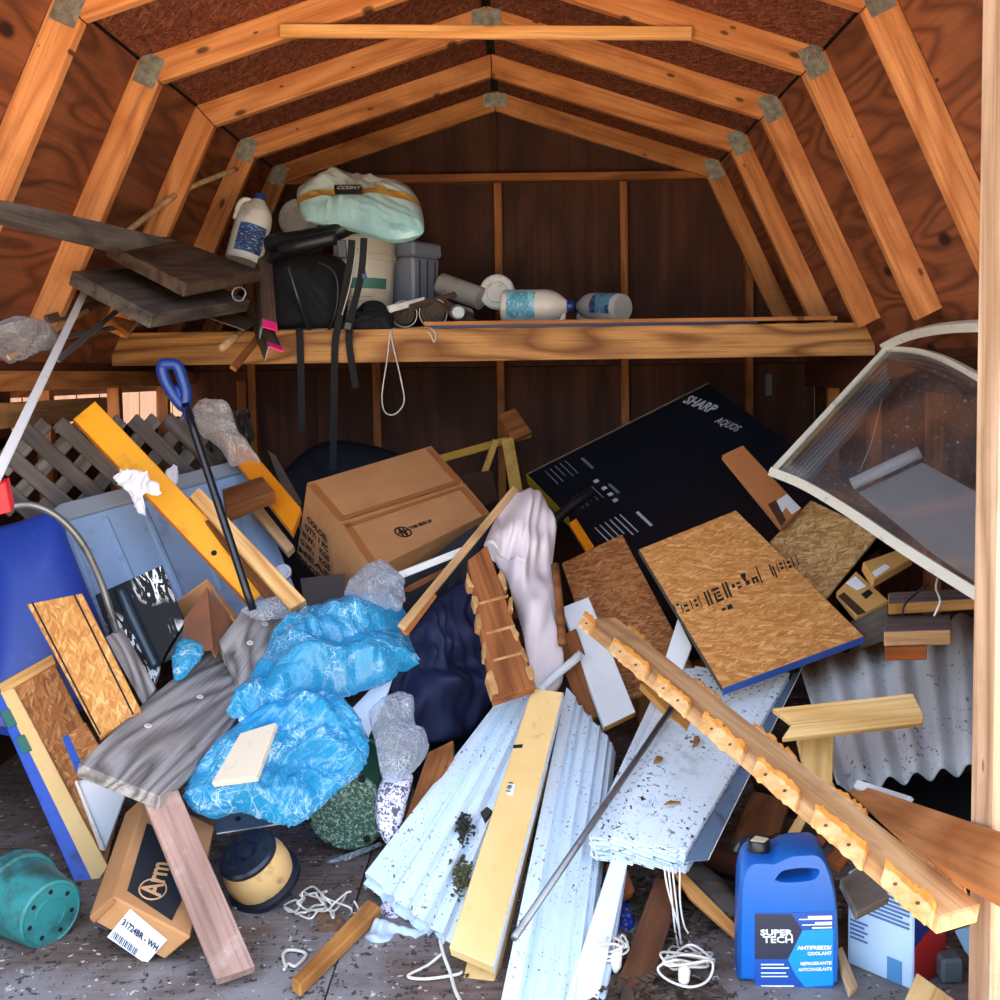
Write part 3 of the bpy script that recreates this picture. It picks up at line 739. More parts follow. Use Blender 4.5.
b = U(457, 312, 4.42); tag(lathe('metal_tube', [(.026, 0), (.030, .005), (.030, .2), (.024, .202), (.022, .19), (.001, .19)], M_steel, None, axis_frame(b + V((.03, .2, 0)), V((-.15, -1, 0)))), 'shiny metal tube end beside the brown rolled blind', 'tube')
tag(slab('white_moulding', [(388, 306, 4.42), (425, 297, 4.5), (424, 303, 4.5), (390, 313)], .02, M_whitem), 'white painted moulding lying across the rolled blinds', 'moulding')
tag(slab('wood_lath', [(410, 304, 4.42), (455, 291, 4.6), (458, 296, 4.6), (412, 310)], .014, M_oldbrown), 'brown wood lath lying behind the white moulding', 'lath')
tag(slab('wood_lath', [(438, 293, 4.55), (487, 327, 4.45), (470, 330, 4.42), (434, 300)], .012, M_oldbrown), 'brown flat lath sloping down behind the metal tube', 'lath')
tag(slab('wood_lath', [(465, 320, 4.47), (490, 331, 4.46), (478, 333, 4.45), (462, 327)], .015, M_stud), 'short reddish lath stub in front of the round white lid', 'lath')
tag(beam('splinter', U(278, 331, 4.395), U(347, 329, 4.395), .018, .006, M_pinew, face=V((0, -.5, 1))), 'pale flat splinter lying on the loft beam under the folded chair', 'splinter')
tag(beam('splinter', U(374, 331, 4.395), U(432, 327, 4.395), .014, .006, M_pinew, face=V((0, -.5, 1))), 'pale flat splinter lying on the loft beam under the rolled blinds', 'splinter')
tag(tube('string_loop', [U(*p) for p in ((392, 329, 4.38), (390, 334, 4.345), (387, 360, 4.345), (382, 395, 4.345), (385, 412, 4.345), (395, 414, 4.345), (404, 402, 4.345), (401, 380, 4.345), (394, 350, 4.345), (391, 334, 4.34), (394, 328, 4.38))], .0028, M_string), 'white string loop hanging down over the loft beam', 'string')
tag(tube('string_loop', [U(*p) for p in ((425, 327, 4.40), (432, 329, 4.345), (436, 335, 4.345), (434, 342, 4.345), (430, 334, 4.345), (424, 329, 4.39))], .0028, M_string), 'short white string end curling off the rolled blinds', 'string')
e = U(835, 315, 4.41); s0 = U(380, 330, 4.41)
tag(box('blue_sheet', (U(430, 330, 4.41).x, 4.375, 1.401), (U(756, 320, 4.41).x, 4.60, 1.412), plain('navy_sheet', '#141f52', .5), bev=0), 'thin navy blue sheet lying along the loft beam under a board', 'sheet')
tag(box('thin_board', (U(425, 330, 4.41).x, 4.378, 1.4125), (e.x, 4.56, 1.428), M_raft2, bev=.001), 'long thin orange board lying along the loft edge under the jugs', 'board')
# ================================================================ left side of the heap
M_osb = osb('osb_panel', ['#b87a40', '#c68848', '#d49856', '#e4b272'])
M_osbd = osb('osb_panel_brown', ['#85502c', '#9c6236', '#ad7344', '#c48e5a'])
M_card = plain('cardboard', '#bd8a5c', .8, var=('#b07d50', 9), bump=.1, bs=30, spec=.2)
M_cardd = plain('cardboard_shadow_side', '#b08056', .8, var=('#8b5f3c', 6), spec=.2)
M_tape = plain('packing_tape', '#a3683c', .3, spec=.5)
M_inkb = plain('black_ink', '#1b1714', .7)
M_yel = plain('yellow_paint', '#eda415', .5, dirt=('#b06a10', .25, 8), bump=.15, bs=25)
M_yelo = plain('orange_yellow_paint', '#e58a12', .5, dirt=('#a65a10', .25, 8))
M_yeld = plain('dull_yellow_paint', '#c2932c', .6, dirt=('#7d5a1c', .35, 7))
M_bluep = plain('bright_blue_paint', '#1f4fa8', .5, dirt=('#16356e', .25, 20))
M_bluesl = plain('blue_plastic_sled', '#1f3f9c', .33, dirt=('#4a68c8', .12, 25))
M_bluegrey = plain('blue_grey_plastic', '#93b0d6', .45, dirt=('#5a7299', .35, 4), var=('#8fa9cc', 3))
M_greyplas = plain('grey_plastic', '#8f97a4', .45)
M_brown = wood('brown_stained_wood', '#8a5630', '#5b331a', knots=.4)
M_pinkw = wood('pinkish_old_plank', '#b39083', '#86685c', knots=.15, dirt=('#d3c3ba', .3, 7), bump=.35)
M_greyb = wood('silver_grey_board', '#b0aba8', '#5e5856', knots=.5, bump=.6, gs=1.3, fig=.55, rings=20.0, dirt=('#83776f', .3, 4))
M_tan = plain('tan_composite_board', '#ecca8c', .55, dirt=('#b28a4c', .2, 18), var=('#e2bb78', 4))
M_siding = plain('white_vinyl_siding', '#dcebf6', .38, specks=('#4a4442', 110, .05), dirt=('#b8bfc9', .15, 5))
M_whiteb = plain('white_painted_board', '#e2e9ef', .45, dirt=('#b5b9bd', .15, 10))
M_navy = plain('navy_cloth', '#101a40', .75, bump=.3, bs=40)
M_darktarp = plain('dark_tarp', '#0e1322', .7)
M_rust = wood('rusty_orange_wood', '#9a5a2a', '#64331a', knots=.3)

M_lat = wood('weathered_lattice', '#7d726c', '#453e3c', knots=.2, bump=.5)
def lattice(O, D, W, z0, z1, lab, step, wid):
    t = thing('lattice', O + D * (W / 2) + V((0, 0, z0)), lab, 'lattice', 'lattices against the side wall')
    H = z1 - z0; nrm = V((D.y, -D.x, 0))
    for k, sgn in enumerate((1, -1)):
        for i in range(int((W + H) / step) + 1):
            a = -H + i * step + .02; lo, hi = max(0, a), min(W, a + H)
            if hi - lo < .05: continue
            za, zb = lo - a, hi - a; o_ = O - nrm * (.013 * k)
            if sgn == 1: A, B = o_ + D * lo + V((0, 0, z1 - za)), o_ + D * hi + V((0, 0, z1 - zb))
            else: A, B = o_ + D * lo + V((0, 0, z0 + za)), o_ + D * hi + V((0, 0, z0 + zb))
            beam('slat', A, B, wid, .011, M_lat, t, nrm, .003)
    return t
Da = V((.42, .45, 0)).normalized()
lattice(V((-1.60, 3.36, 0)), Da, .80, .74, 1.085, 'weathered grey lattice leaning in front of the side wall under the tan board', .125, .05)
lattice(V((-1.34, 4.2, 0)), V((.12, .9, 0)).normalized(), .8, .62, 1.06, 'dark lattice in the corner behind the yellow channel', .11, .045)
# ribbed panel with rim, and sled
pn = thing('ribbed_tailgate', U(150, 620, 3.3), 'grey blue ribbed plastic panel with a rim, leaning behind the yellow channel', 'panel')
face = slab('panel', [(45, 512, 3.32), (244, 462, 3.85), (300, 600, 3.6), (140, 670), (70, 640)], .03, M_bluegrey, pn)
pl = PLN[face]; fr = (pl[0] + pl[1] * .02, pl[1])
def onf(pts): return [UP(x, y, fr) for x, y in pts]
prism('rim', onf([(45, 516), (60, 503), (243, 458), (246, 470), (62, 520)]), -pl[1] * .05, M_greyplas, pn, None, .005)
for (a_, b_) in (((104, 517), (140, 598)), ((143, 507), (185, 605)), ((184, 498), (222, 590)), ((222, 487), (262, 585)), ((66, 525), (95, 600))):
    beam('rib', UP(*a_, pl), UP(*b_, pl), .022, .016, M_bluegrey, pn, pl[1], .006)
sl = tag(crumple('blue_sled', [(-14, 530), (20, 521), (57, 511), (68, 540), (84, 580), (107, 642), (104, 690), (60, 720), (-14, 720)], M_bluesl, pl=plane3([U(-14, 530, 3.12), U(57, 511, 3.2), U(104, 690, 3.0)]), bulge=.05, amp=0.002, freq=3, rings=18, seg=64, centre=(30, 615)),
    'smooth bright blue plastic sled standing against the ribbed panel', 'sled')
tag(tube('bent_pipe', [U(-12, 514, 2.72), U(8, 507, 2.74), U(32, 505, 2.78), U(58, 517, 2.82), U(82, 543, 2.86), U(100, 580, 2.9), U(110, 610, 2.92), U(118, 636, 2.94)], .0095, M_steel, seg=12), 'bent grey metal pipe arching over the blue sled', 'pipe')
# black panel with white paint
a = N('black_panel_paint'); v = a.coords(rnd=False)
st = a.noise(a.n('Mapping', i_Vector=v, i_Scale=(7, 26, 5)).outputs[0], 2.0, 4, .6, 1.5)
big = a.noise(v, 5.5, 2)
m_ = a.mix(1.0, a.ramp(st, [(.52, 0.0), (.545, 1.0)]), a.ramp(big, [(.46, 0.0), (.52, 1.0)]), 'MULTIPLY')
M_bpaint = a.done(a.mix(m_, rgb('#0a0b0e'), rgb('#d9dcdf')), .5, Specular_IOR_Level=.2)
bp = tag(slab('spattered_board', [(95, 595, 2.98), (162, 565, 3.05), (185, 621, 3.0), (165, 655), (152, 690), (118, 660)], .04, M_bpaint, grain=(1, 2)), 'glossy black plastic panel spattered with white paint', 'panel')
tube('tube_edge', [UP(120, 590, PLN[bp]) + PLN[bp][1] * .008, UP(136, 625, PLN[bp]) + PLN[bp][1] * .008, UP(156, 668, PLN[bp]) + PLN[bp][1] * .008], .016, plain('blue_black_tube', '#20303f', .25), bp, 12)
# open carton
oc = thing('open_carton', U(195, 655, 2.98), 'open brown cardboard box beside the black panel', 'box')
slab('side', [(184, 618, 2.98), (207, 587, 3.02), (213, 650, 2.9), (180, 652)], .006, plain('brown_cardboard_b', '#7a4c34', .85, var=('#64402e', 8)), oc)
slab('side', [(207, 587, 3.02), (238, 624, 3.1), (216, 658, 2.95), (212, 650)], .006, plain('brown_cardboard', '#85553b', .85, var=('#6b4230', 8)), oc)
slab('flap', [(174, 604, 3.1), (208, 579, 3.12), (215, 598, 3.15), (192, 640)], .005, M_card, oc)
slab('flap', [(208, 580, 3.14), (213, 585, 3.14), (242, 622, 3.1), (237, 626)], .005, M_card, oc)
# yellow channels
yc = thing('yellow_channel', U(255, 600, 3.15), 'long bright yellow channel board leaning across the ribbed panel', 'board')
yf = slab('web', [(73, 419, 3.3), (95, 401, 3.34), (272, 585, 3.16), (250, 605)], .006, M_yel, yc, grain=(1, 2))
n_ = PLN[yf][1]
for (a_, b_) in (((95, 401), (272, 585)), ((73, 419), (250, 605))):
    A, B = UP(*a_, PLN[yf]), UP(*b_, PLN[yf])
    prism('flange', [A, B, B - n_ * .045, A - n_ * .045], (B - A).cross(n_).normalized() * (.004 if a_[0] > 90 else -.004), M_yelo, yc, B - A, .001)
for (x, y) in ((214, 553), (147, 481)):
    c = UP(x, y, PLN[yf]); lathe('bolt_hole', [(.0085, -.001), (.0085, .0012), (.001, .0012)], M_gap, yc, axis_frame(c, n_), 14)
tag(slab('orange_board', [(194, 408, 3.92), (206, 397, 3.96), (301, 508, 3.58), (292, 533)], .03, M_yelo, grain=(1, 2)), 'orange yellow board behind the carton, its top wrapped in a plastic bag', 'board')
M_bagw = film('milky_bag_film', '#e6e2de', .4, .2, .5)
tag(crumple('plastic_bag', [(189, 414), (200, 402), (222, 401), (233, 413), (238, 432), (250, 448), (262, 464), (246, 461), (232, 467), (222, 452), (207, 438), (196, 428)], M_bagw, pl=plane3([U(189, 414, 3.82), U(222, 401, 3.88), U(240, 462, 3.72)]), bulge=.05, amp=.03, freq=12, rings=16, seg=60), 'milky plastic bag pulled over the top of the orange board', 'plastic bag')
tag(crumple('white_rag', [(113, 478, 3.14), (125, 470, 3.14), (146, 472, 3.12), (150, 480), (160, 484), (158, 497), (148, 492), (140, 500), (146, 515), (138, 512), (130, 495), (122, 487)], plain('white_film_rag', '#e9e7ee', .5), bulge=.012, amp=.016, freq=22, rings=12, seg=60, jag=.25), 'torn white plastic rag caught on the yellow channel', 'rag')
tag(crumple('white_rag', [(166, 470, 3.5), (176, 465, 3.5), (178, 480, 3.5), (172, 490), (165, 484)], plain('white_film_rag', '#e9e7ee', .5), bulge=.012, amp=.012, freq=22, rings=8, seg=28, jag=.2), 'small white plastic scrap behind the yellow channel', 'rag')
# lumber at the left back
tag(slab('lumber_stick', [(190, 496, 3.22), (199, 487, 3.24), (306, 600, 3.02), (290, 609)], .03, M_pine, grain=(1, 2)), 'pale pine stick with knots leaning beside the shovel shaft', 'wood stick')
tag(slab('lumber_stick', [(187, 500, 3.26), (192, 496, 3.27), (280, 600, 3.07), (270, 604)], .02, M_brown, grain=(1, 2)), 'thin dark brown stick between the yellow channel and the pine stick', 'wood stick')
tag(slab('lumber_stick', [(250, 508, 3.66), (258, 501, 3.68), (294, 546, 3.55), (287, 553)], .03, M_pinew, grain=(1, 2)), 'short pale pine stick below the brown block by the orange board', 'wood stick')
hb = slab('wood_block', [(222, 489, 3.5), (262, 476, 3.58), (275, 491, 3.5), (226, 511)], .045, M_brown)
tag(hb, 'brown wood block lying across the orange board', 'wood block')
tag(slab('metal_sheet', [(268, 450, 3.85), (276, 456, 3.85), (302, 502, 3.72), (300, 530), (283, 490)], .003, M_steel), 'curved grey metal sheet edge beside the large carton', 'sheet')
tag(slab('dark_board', [(160, 468, 3.98), (232, 450, 4.1), (230, 463, 4.05), (162, 484)], .03, M_oldgrey), 'dark weathered board lying on the ribbed panel rim', 'board')
sv = thing('shovel', U(252, 608, 3.0), 'shovel with blue plastic grip and black shaft standing in the heap', 'shovel')
tube('shaft', [U(185, 404, 3.12), U(220, 510, 3.05), U(253, 610, 2.98)], .0115, plain('black_shaft', '#14171d', .3), sv, 12, n=3)
tube('grip', [U(x, y, 3.13) for x, y in ((184, 408), (174, 396), (165, 380), (162, 366), (170, 364), (177, 366), (182, 378), (186, 394))], .017, M_navyp, sv, 10, closed=True)
tube('grip_web', [U(x, y, 3.135) for x, y in ((186, 410), (182, 398), (176, 386))], .0165, M_navyp, sv, 10, n=3, radii=[1, .95, .6])
tube('socket', [U(186, 408, 3.12), U(190, 420, 3.115)], .0145, M_navyp, sv, 12, n=1)
# carton, large
A, B, M1, D = U(307, 484, 3.55), U(431, 447, 3.95), U(340, 522.5, 3.39), U(373, 571, 3.20)
pA = plane3([A, B, M1]); M2 = UP(464, 484, pA); pB = plane3([M1, M2, D]); C_ = UP(489, 513.5, pB)
dn_ = -(pA[1] + pB[1]).normalized(); hgt_ = .27
ct = thing('large_carton', (A + B + C_ + D) / 4 + dn_ * hgt_, 'large brown cardboard carton tilted on the heap below the loft', 'carton')
mwb = frame((A + B + C_ + D) / 4 + dn_ * .15, B - A, -dn_); inv = mwb.inverted(); bm = bmesh.new()
tv_ = [bm.verts.new(inv @ p) for p in (A, B, M2, C_, D, M1)]; bv_ = [bm.verts.new(inv @ (p + dn_ * hgt_)) for p in (A, B, M2, C_, D, M1)]
bm.faces.new((tv_[0], tv_[1], tv_[2], tv_[5])); bm.faces.new((tv_[5], tv_[2], tv_[3], tv_[4])); bm.faces.new((bv_[0], bv_[1], bv_[2], bv_[5])); bm.faces.new((bv_[5], bv_[2], bv_[3], bv_[4]))
for k in range(6): bm.faces.new((tv_[k], tv_[(k + 1) % 6], bv_[(k + 1) % 6], bv_[k]))
mesh_obj('body', bm, M_card, ct, mwb)
def fl(q, pl_, grain):
    o = prism('flap', [x + pl_[1] * .005 for x in q], -pl_[1] * .004, M_card, ct, grain, .001); PLN[o] = (pl_[0] + pl_[1] * .005, pl_[1]); return o
f1 = fl([A, B, M2.lerp(B, .03), M1.lerp(A, .03)], pA, B - A); f2 = fl([M1.lerp(D, .02), M2.lerp(C_, .02), C_, D], pB, B - A)
def strip(pts, mat, nm='tape', par=None): return patch(nm, par, pts, mat, off=.0012, th=.001)
strip([(308, 484.5), (315, 482.5), (345, 517), (340, 521.5)], M_tape, par=f1); strip([(342, 523.5), (349, 521), (379, 566), (373, 569.5)], M_tape, par=f2)
strip([(426, 449.5), (431.5, 448), (463, 481), (456.5, 483.5)], M_tape, par=f1); strip([(458, 487.5), (464.5, 485.5), (488, 512.5), (482, 515)], M_tape, par=f2)
strip([(344, 515.5), (457, 480), (461, 483), (342, 520.5)], M_tape, par=f1); strip([(346, 524), (460, 487), (462, 489), (347, 528)], M_tape, par=f2)
up_ = pB[1]; pt = (PLN[f2][0] + up_ * .0015, up_)
c = UP(403, 532, pt); x_ = UP(434, 521, pt) - c
mwc = frame(c, x_, up_)
lathe('round_emblem', [(.0285, .0), (.0285, .001), (.023, .001), (.023, .0)], M_inkb, f2, mwc, 28, caps=False)
for (p0_, p1_) in (((-.02, .0), (.02, .002)), ((-.013, -.016), (-.004, .016)), ((.004, -.016), (.012, .015)), ((0, -.022), (0, .022))):
    beam('emblem_bar', mwc @ V((p0_[0], p0_[1], .0006)), mwc @ V((p1_[0], p1_[1], .0006)), .0065, .001, M_inkb, f2, up_, 0)
lettering('lettering', 'THIS SIDE UP', f2, UP(411, 529.5, pt), x_, up_, .02, M_inkb, width=(UP(433, 521.5, pt) - UP(411, 529.5, pt)).length, bold=.0006)
ln = (D - A).cross(dn_).normalized(); ln = ln if ln.dot(CAMPOS - A) > 0 else -ln
sp_ = (A, ln)
for i, tx in enumerate(('COLOR:', 'QTY: 1 PC', 'N.W.:   KGS', 'G.W.:   KGS', 'MEAS:', 'MADE IN')):
    p0_ = UP(307 - i * 2.2, 520 + i * 7.5, sp_); p1_ = UP(327 + i * 1.0, 543 + i * 9.5, sp_)
    lettering('lettering', tx, ct, p0_, p1_ - p0_, ln, .026, M_inkb, width=(p1_ - p0_).length, bold=.0008)
tag(beam('white_strip', U(388, 580, 3.13), U(467, 549, 3.30), .022, .02, M_whitem), 'white strip poking out under the large carton', 'strip')
tag(slab('brown_scrap', [(400, 590, 3.1), (445, 568, 3.22), (447, 572, 3.22), (410, 592)], .01, M_brown), 'splintered brown strip below the white strip', 'scrap')
tag(slab('clear_tray', [(300, 578, 3.25), (345, 573, 3.3), (345, 600, 3.2), (305, 606)], .004, plain('smoky_plastic', '#4d4a4a', .2)), 'smoky plastic scrap in front of the large carton', 'scrap')
lid_disc(283, 572, 3.3, .026, 'small silver jar lid beside the pine stick', (0, 0, .3), plain('frosted_lid', '#b6bcc2', .3), 'jar_lid')
# leaning OSB at far left
pp = thing('framed_osb_sheet', U(95, 885, 2.62), 'osb panel framed with tan wood and a chipped blue edge, leaning at the side wall', 'panel')
of_ = slab('osb_face', [(12, 690, 2.86), (54, 662, 2.92), (122, 800, 2.74), (104, 872)], .012, M_osbd, pp, grain=(0, 3))
pl = PLN[of_]; f3 = (pl[0] + pl[1] * .012, pl[1])
prism('tan_rail', [UP(x, y, f3) for x, y in ((0, 692), (14, 688), (108, 866), (94, 886))], -pl[1] * .04, M_tan, pp, None, .002)
prism('tan_rail', [UP(x, y, f3) for x, y in ((-2, 684), (52, 654), (56, 663), (2, 694))], -pl[1] * .04, wood('tan_wood', '#d9a868', '#b98446', knots=.1), pp, None, .002)
prism('blue_edge', [UP(x, y, f3) for x, y in ((-6, 700), (0, 692), (95, 884), (90, 898), (78, 890))], -pl[1] * .05, plain('chipped_blue', '#2452b8', .5, dirt=('#1a2a4c', .35, 25)), pp, None, .002)
for (x, y) in ((5, 716), (20, 742)):
    prism('green_pad', [UP(x + dx, y + dy, (f3[0] + pl[1] * .004, pl[1])) for dx, dy in ((-5, -4), (4, -8), (12, 8), (3, 12))], -pl[1] * .006, plain('green_pad', '#2f6a5c', .6), pp, None, .001)
tag(slab('osb_offcut', [(62, 738, 2.70), (85, 722, 2.72), (99, 745, 2.68), (76, 772)], .012, M_osbd), 'small osb offcut with a blue edge below the pencil lined panel', 'offcut')
patch('blue_edge', bpy.data.objects['osb_offcut'], [(62, 738), (68, 734), (82, 765), (76, 772)], M_bluep)
o2 = tag(slab('osb_strip', [(27, 604, 2.84), (82, 593, 2.88), (141, 710, 2.68), (100, 738)], .018, M_osb, grain=(1, 2)), 'narrow osb strip with two black ruled lines leaning on the sled', 'osb strip')
patch('ruled_line', o2, [(31, 602.5), (33, 602), (101, 734), (99.5, 735)], M_inkb); patch('ruled_line', o2, [(73, 594.5), (75, 594), (134, 714), (132.3, 715)], M_inkb)
tag(slab('grey_board', [(105, 637, 2.92), (122, 627, 2.94), (156, 688, 2.84), (143, 705)], .02, M_greyb, grain=(1, 2)), 'short silver grey board between the osb strip and black panel', 'board')
wt = thing('white_tray', U(106, 850, 2.58), 'white plastic tray wedged beside the branded carton', 'tray')
tr_ = slab('dish', [(77, 782, 2.64), (92, 778, 2.66), (128, 792, 2.7), (107, 850), (101, 848)], .012, plain('tray_plastic', '#cfd4de', .35), wt, bev=.005)
prism('rim', [UP(x, y, (PLN[tr_][0] + PLN[tr_][1] * .006, PLN[tr_][1])) for x, y in ((75, 782), (78, 780), (107, 851), (101, 851))], -PLN[tr_][1] * .014, M_white, wt, None, .003)
# branded carton
B, C_, A = U(113, 897, 2.255), U(191, 938, 2.195), U(88, 919, 2.275); L = U(147, 793, 2.62) - B
D = A + C_ - B
ab = thing('branded_carton', D, 'long cardboard carton with black logo panel and white barcode label lying on the floor', 'carton')
hull_box('body', [A, B, C_, D, A + L, B + L, C_ + L, D + L], M_card, ab, .004)
nf = (C_ - B).cross(L).normalized(); nf = nf if nf.dot(CAMPOS - B) > 0 else -nf
fp = (B + nf * .003, nf)
M_logo = plain('navy_black_print', '#1a2028', .6)
lg = prism('logo_panel', [UP(x, y, fp) for x, y in ((127.5, 890), (147, 823), (205, 850), (172, 920))], -nf * .002, M_logo, ab, None, 0)
M_tanp = plain('tan_print', '#c79a6c', .8)
fp2 = (B + nf * .0045, nf)
c = UP(153, 889, fp2); e = UP(170, 836, fp2); xd = (e - c).normalized(); yd = nf.cross(xd)
tube('logo_ring', [c + xd * math.cos(k * math.pi / 10) * .033 + yd * math.sin(k * math.pi / 10) * .028 for k in range(20)], .0018, M_tanp, lg, 6, n=1, closed=True)
lettering('lettering', 'Arm', lg, c - xd * .022 - yd * .019, xd, nf, .062, M_tanp, bold=.0012)
ne = (C_ - B).cross(A - B).normalized(); ne = ne if ne.dot(CAMPOS - B) > 0 else -ne
ep = (B + ne * .003, ne); ep2 = (B + ne * .0045, ne)
plab = prism('paper_label', [UP(x, y, ep) for x, y in ((130, 909), (167, 940), (146, 964), (107, 937))], -ne * .001, plain('white_paper', '#eceef4', .6), ab, None, 0)
def endtext(tx, a_, b_, sz): 
    p0_, p1_ = UP(*a_, ep2), UP(*b_, ep2); lettering('lettering', tx, plab, p0_, p1_ - p0_, ne, sz, M_barc, width=(p1_ - p0_).length, bold=.0004)
M_barc = plain('navy_ink', '#1d2148', .6)
endtext('31724BR - WH', (121.5, 924), (156, 951), .022)
for k in range(16):
    t0 = k / 16; 
    a_ = (114 + 25 * t0, 931 + 19.5 * t0); wd = .35 + .5 * ((k * 7) % 3) / 2
    prism('barcode_bar', [UP(x, y, ep2) for x, y in ((a_[0], a_[1]), (a_[0] + wd, a_[1] + wd * .8), (a_[0] - 3 + wd, a_[1] + 6 + wd * .8), (a_[0] - 3, a_[1] + 6))], -ne * .0008, M_barc, plab, None, 0)
prism('end_fold', [UP(x, y, (B + ne * .004, ne)) for x, y in ((90, 919), (112, 899), (116, 901), (94, 923))], -ne * .002, M_cardd, ab, None, 0)
tag(slab('pinkish_plank', [(143, 799, 2.43), (178, 789, 2.46), (255, 966, 2.13), (216, 979)], .026, M_pinkw, grain=(1, 2)), 'pinkish worn plank propped against the branded carton', 'plank')
tag(slab('cardboard_scrap', [(186, 815, 2.66), (215, 818, 2.68), (207, 872, 2.55), (188, 855)], .006, M_card), 'tan cardboard scrap behind the pinkish plank', 'scrap')
gb1 = tag(slab('silver_board', [(78, 764, 2.45), (160, 797, 2.40), (232, 726, 2.72), (262, 672), (220, 640), (150, 697)], .035, M_greyb, grain=(1, 2)), 'wide silver grey weathered board lying over the branded carton', 'board')
gb2 = tag(slab('silver_board', [(218, 641, 2.98), (246, 606, 3.12), (306, 612, 3.15), (245, 695)], .03, M_greyb, grain=(0, 1)), 'silver grey board with bright screw rings reaching under the blue bag', 'board')
for (x, y, o_) in ((265, 624, gb2), (250, 643, gb2), (228, 664, gb1), (200, 697, gb1), (148, 726, gb1)):
    lathe('screw_ring', [(.009, 0), (.009, .001), (.004, .0015), (.004, 0)], M_string, o_, axis_frame(UP(x, y, PLN[o_]), PLN[o_][1]), 12)
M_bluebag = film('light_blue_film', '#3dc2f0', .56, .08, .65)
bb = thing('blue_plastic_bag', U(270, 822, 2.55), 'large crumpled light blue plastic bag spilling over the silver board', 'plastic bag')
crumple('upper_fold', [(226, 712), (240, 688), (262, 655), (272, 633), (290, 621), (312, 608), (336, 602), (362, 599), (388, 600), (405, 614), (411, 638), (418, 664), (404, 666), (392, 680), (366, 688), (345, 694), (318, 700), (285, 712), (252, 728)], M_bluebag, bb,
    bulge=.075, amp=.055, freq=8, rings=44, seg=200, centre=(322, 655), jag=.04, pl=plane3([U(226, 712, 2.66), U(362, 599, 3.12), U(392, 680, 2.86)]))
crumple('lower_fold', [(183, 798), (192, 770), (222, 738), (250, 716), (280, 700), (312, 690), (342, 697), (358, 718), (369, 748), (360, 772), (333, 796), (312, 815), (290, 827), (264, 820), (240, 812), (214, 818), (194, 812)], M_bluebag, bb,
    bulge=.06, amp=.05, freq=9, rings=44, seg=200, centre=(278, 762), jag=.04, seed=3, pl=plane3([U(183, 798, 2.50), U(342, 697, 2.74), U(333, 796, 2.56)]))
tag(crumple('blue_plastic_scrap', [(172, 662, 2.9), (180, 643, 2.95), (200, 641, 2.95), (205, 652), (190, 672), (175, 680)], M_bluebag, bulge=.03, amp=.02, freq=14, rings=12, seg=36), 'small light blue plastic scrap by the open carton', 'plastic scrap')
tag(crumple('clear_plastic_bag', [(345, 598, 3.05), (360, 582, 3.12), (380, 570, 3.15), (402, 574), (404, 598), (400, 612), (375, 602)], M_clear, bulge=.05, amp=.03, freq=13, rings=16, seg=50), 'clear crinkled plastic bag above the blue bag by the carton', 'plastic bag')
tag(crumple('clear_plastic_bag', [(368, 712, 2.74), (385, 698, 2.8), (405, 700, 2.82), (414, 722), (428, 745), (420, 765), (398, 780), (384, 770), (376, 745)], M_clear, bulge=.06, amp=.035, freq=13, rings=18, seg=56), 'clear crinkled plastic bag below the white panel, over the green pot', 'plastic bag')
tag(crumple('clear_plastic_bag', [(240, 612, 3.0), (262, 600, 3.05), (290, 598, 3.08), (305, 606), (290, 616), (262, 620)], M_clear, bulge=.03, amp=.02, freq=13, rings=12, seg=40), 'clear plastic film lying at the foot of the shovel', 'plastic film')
mo = tag(slab('mdf_offcut', [(211, 783, 2.38), (240, 733, 2.5), (276, 722, 2.5), (256, 777)], .016, plain('raw_mdf', '#cfc3ad', .7, dirt=('#7e7462', .2, 30))), 'pale fibreboard offcut lying on the blue plastic bag', 'offcut')
tag(slab('white_sheet', [(352, 708, 2.84), (398, 660, 2.95), (388, 692, 2.88), (368, 737)], .012, M_whiteb), 'white panel corner poking out right of the blue plastic bag', 'panel')
# pots, spool
gp = thing('green_pot', U(345, 858, 2.74), 'upturned dark green plant pot with speckled base and drain holes', 'plant pot')
a = N('speckled_green'); v = a.coords(rnd=False)
a.bump(a.noise(v, 60, 3), .4, .003)
M_gsp = a.done(a.mix(a.ramp(a.noise(v, 120, 4, .7, .8), [(.5, 0.0), (.62, 1.0)]), rgb('#2a4c3c'), rgb('#9db3a0')), .6)
c = U(345, 812, 2.70); ax = (U(372, 770, 2.95) - c).normalized()
mw = axis_frame(c, ax, V((0, 0, 1)))
lathe('base', [(.001, -.001), (.098, -.001), (.106, .008), (.106, .012)], M_gsp, gp, mw, 36)
lathe('wall', [(.106, .010), (.121, .16), (.13, .162), (.13, .185), (.118, .185)], plain('dark_green_plastic', '#1f4a34', .4), gp, mw, 36, caps=False)
for (x, y) in ((362, 779), (308, 820), (329, 846), (367, 839)):
    pp_ = UP(x, y, (c - ax * .002, ax)); lathe('drain_hole', [(.0095, -.002), (.0095, .001), (.001, .001)][::1], M_gap, gp, axis_frame(pp_, ax), 14)
tp = thing('teal_pot', U(45, 950, 2.33), 'teal plastic plant pot lying on its side, dirt on its base', 'plant pot')
c = U(51, 914, 2.31); ax = V((-.86, .62, .06)).normalized(); mw = axis_frame(c, ax, V((0, 0, 1)))
M_teal = plain('teal_plastic', '#2d7f7f', .45, dirt=('#2a2623', .55, 6))
lathe('base', [(.001, .004), (.03, .004), (.032, -.002), (.036, -.002), (.038, .002), (.062, .002), (.066, -.003), (.072, .0)], M_teal, tp, mw, 36)
lathe('wall', [(.072, .0), (.074, .01), (.086, .12), (.093, .122), (.094, .155), (.086, .155)], M_teal, tp, mw, 36, caps=False)
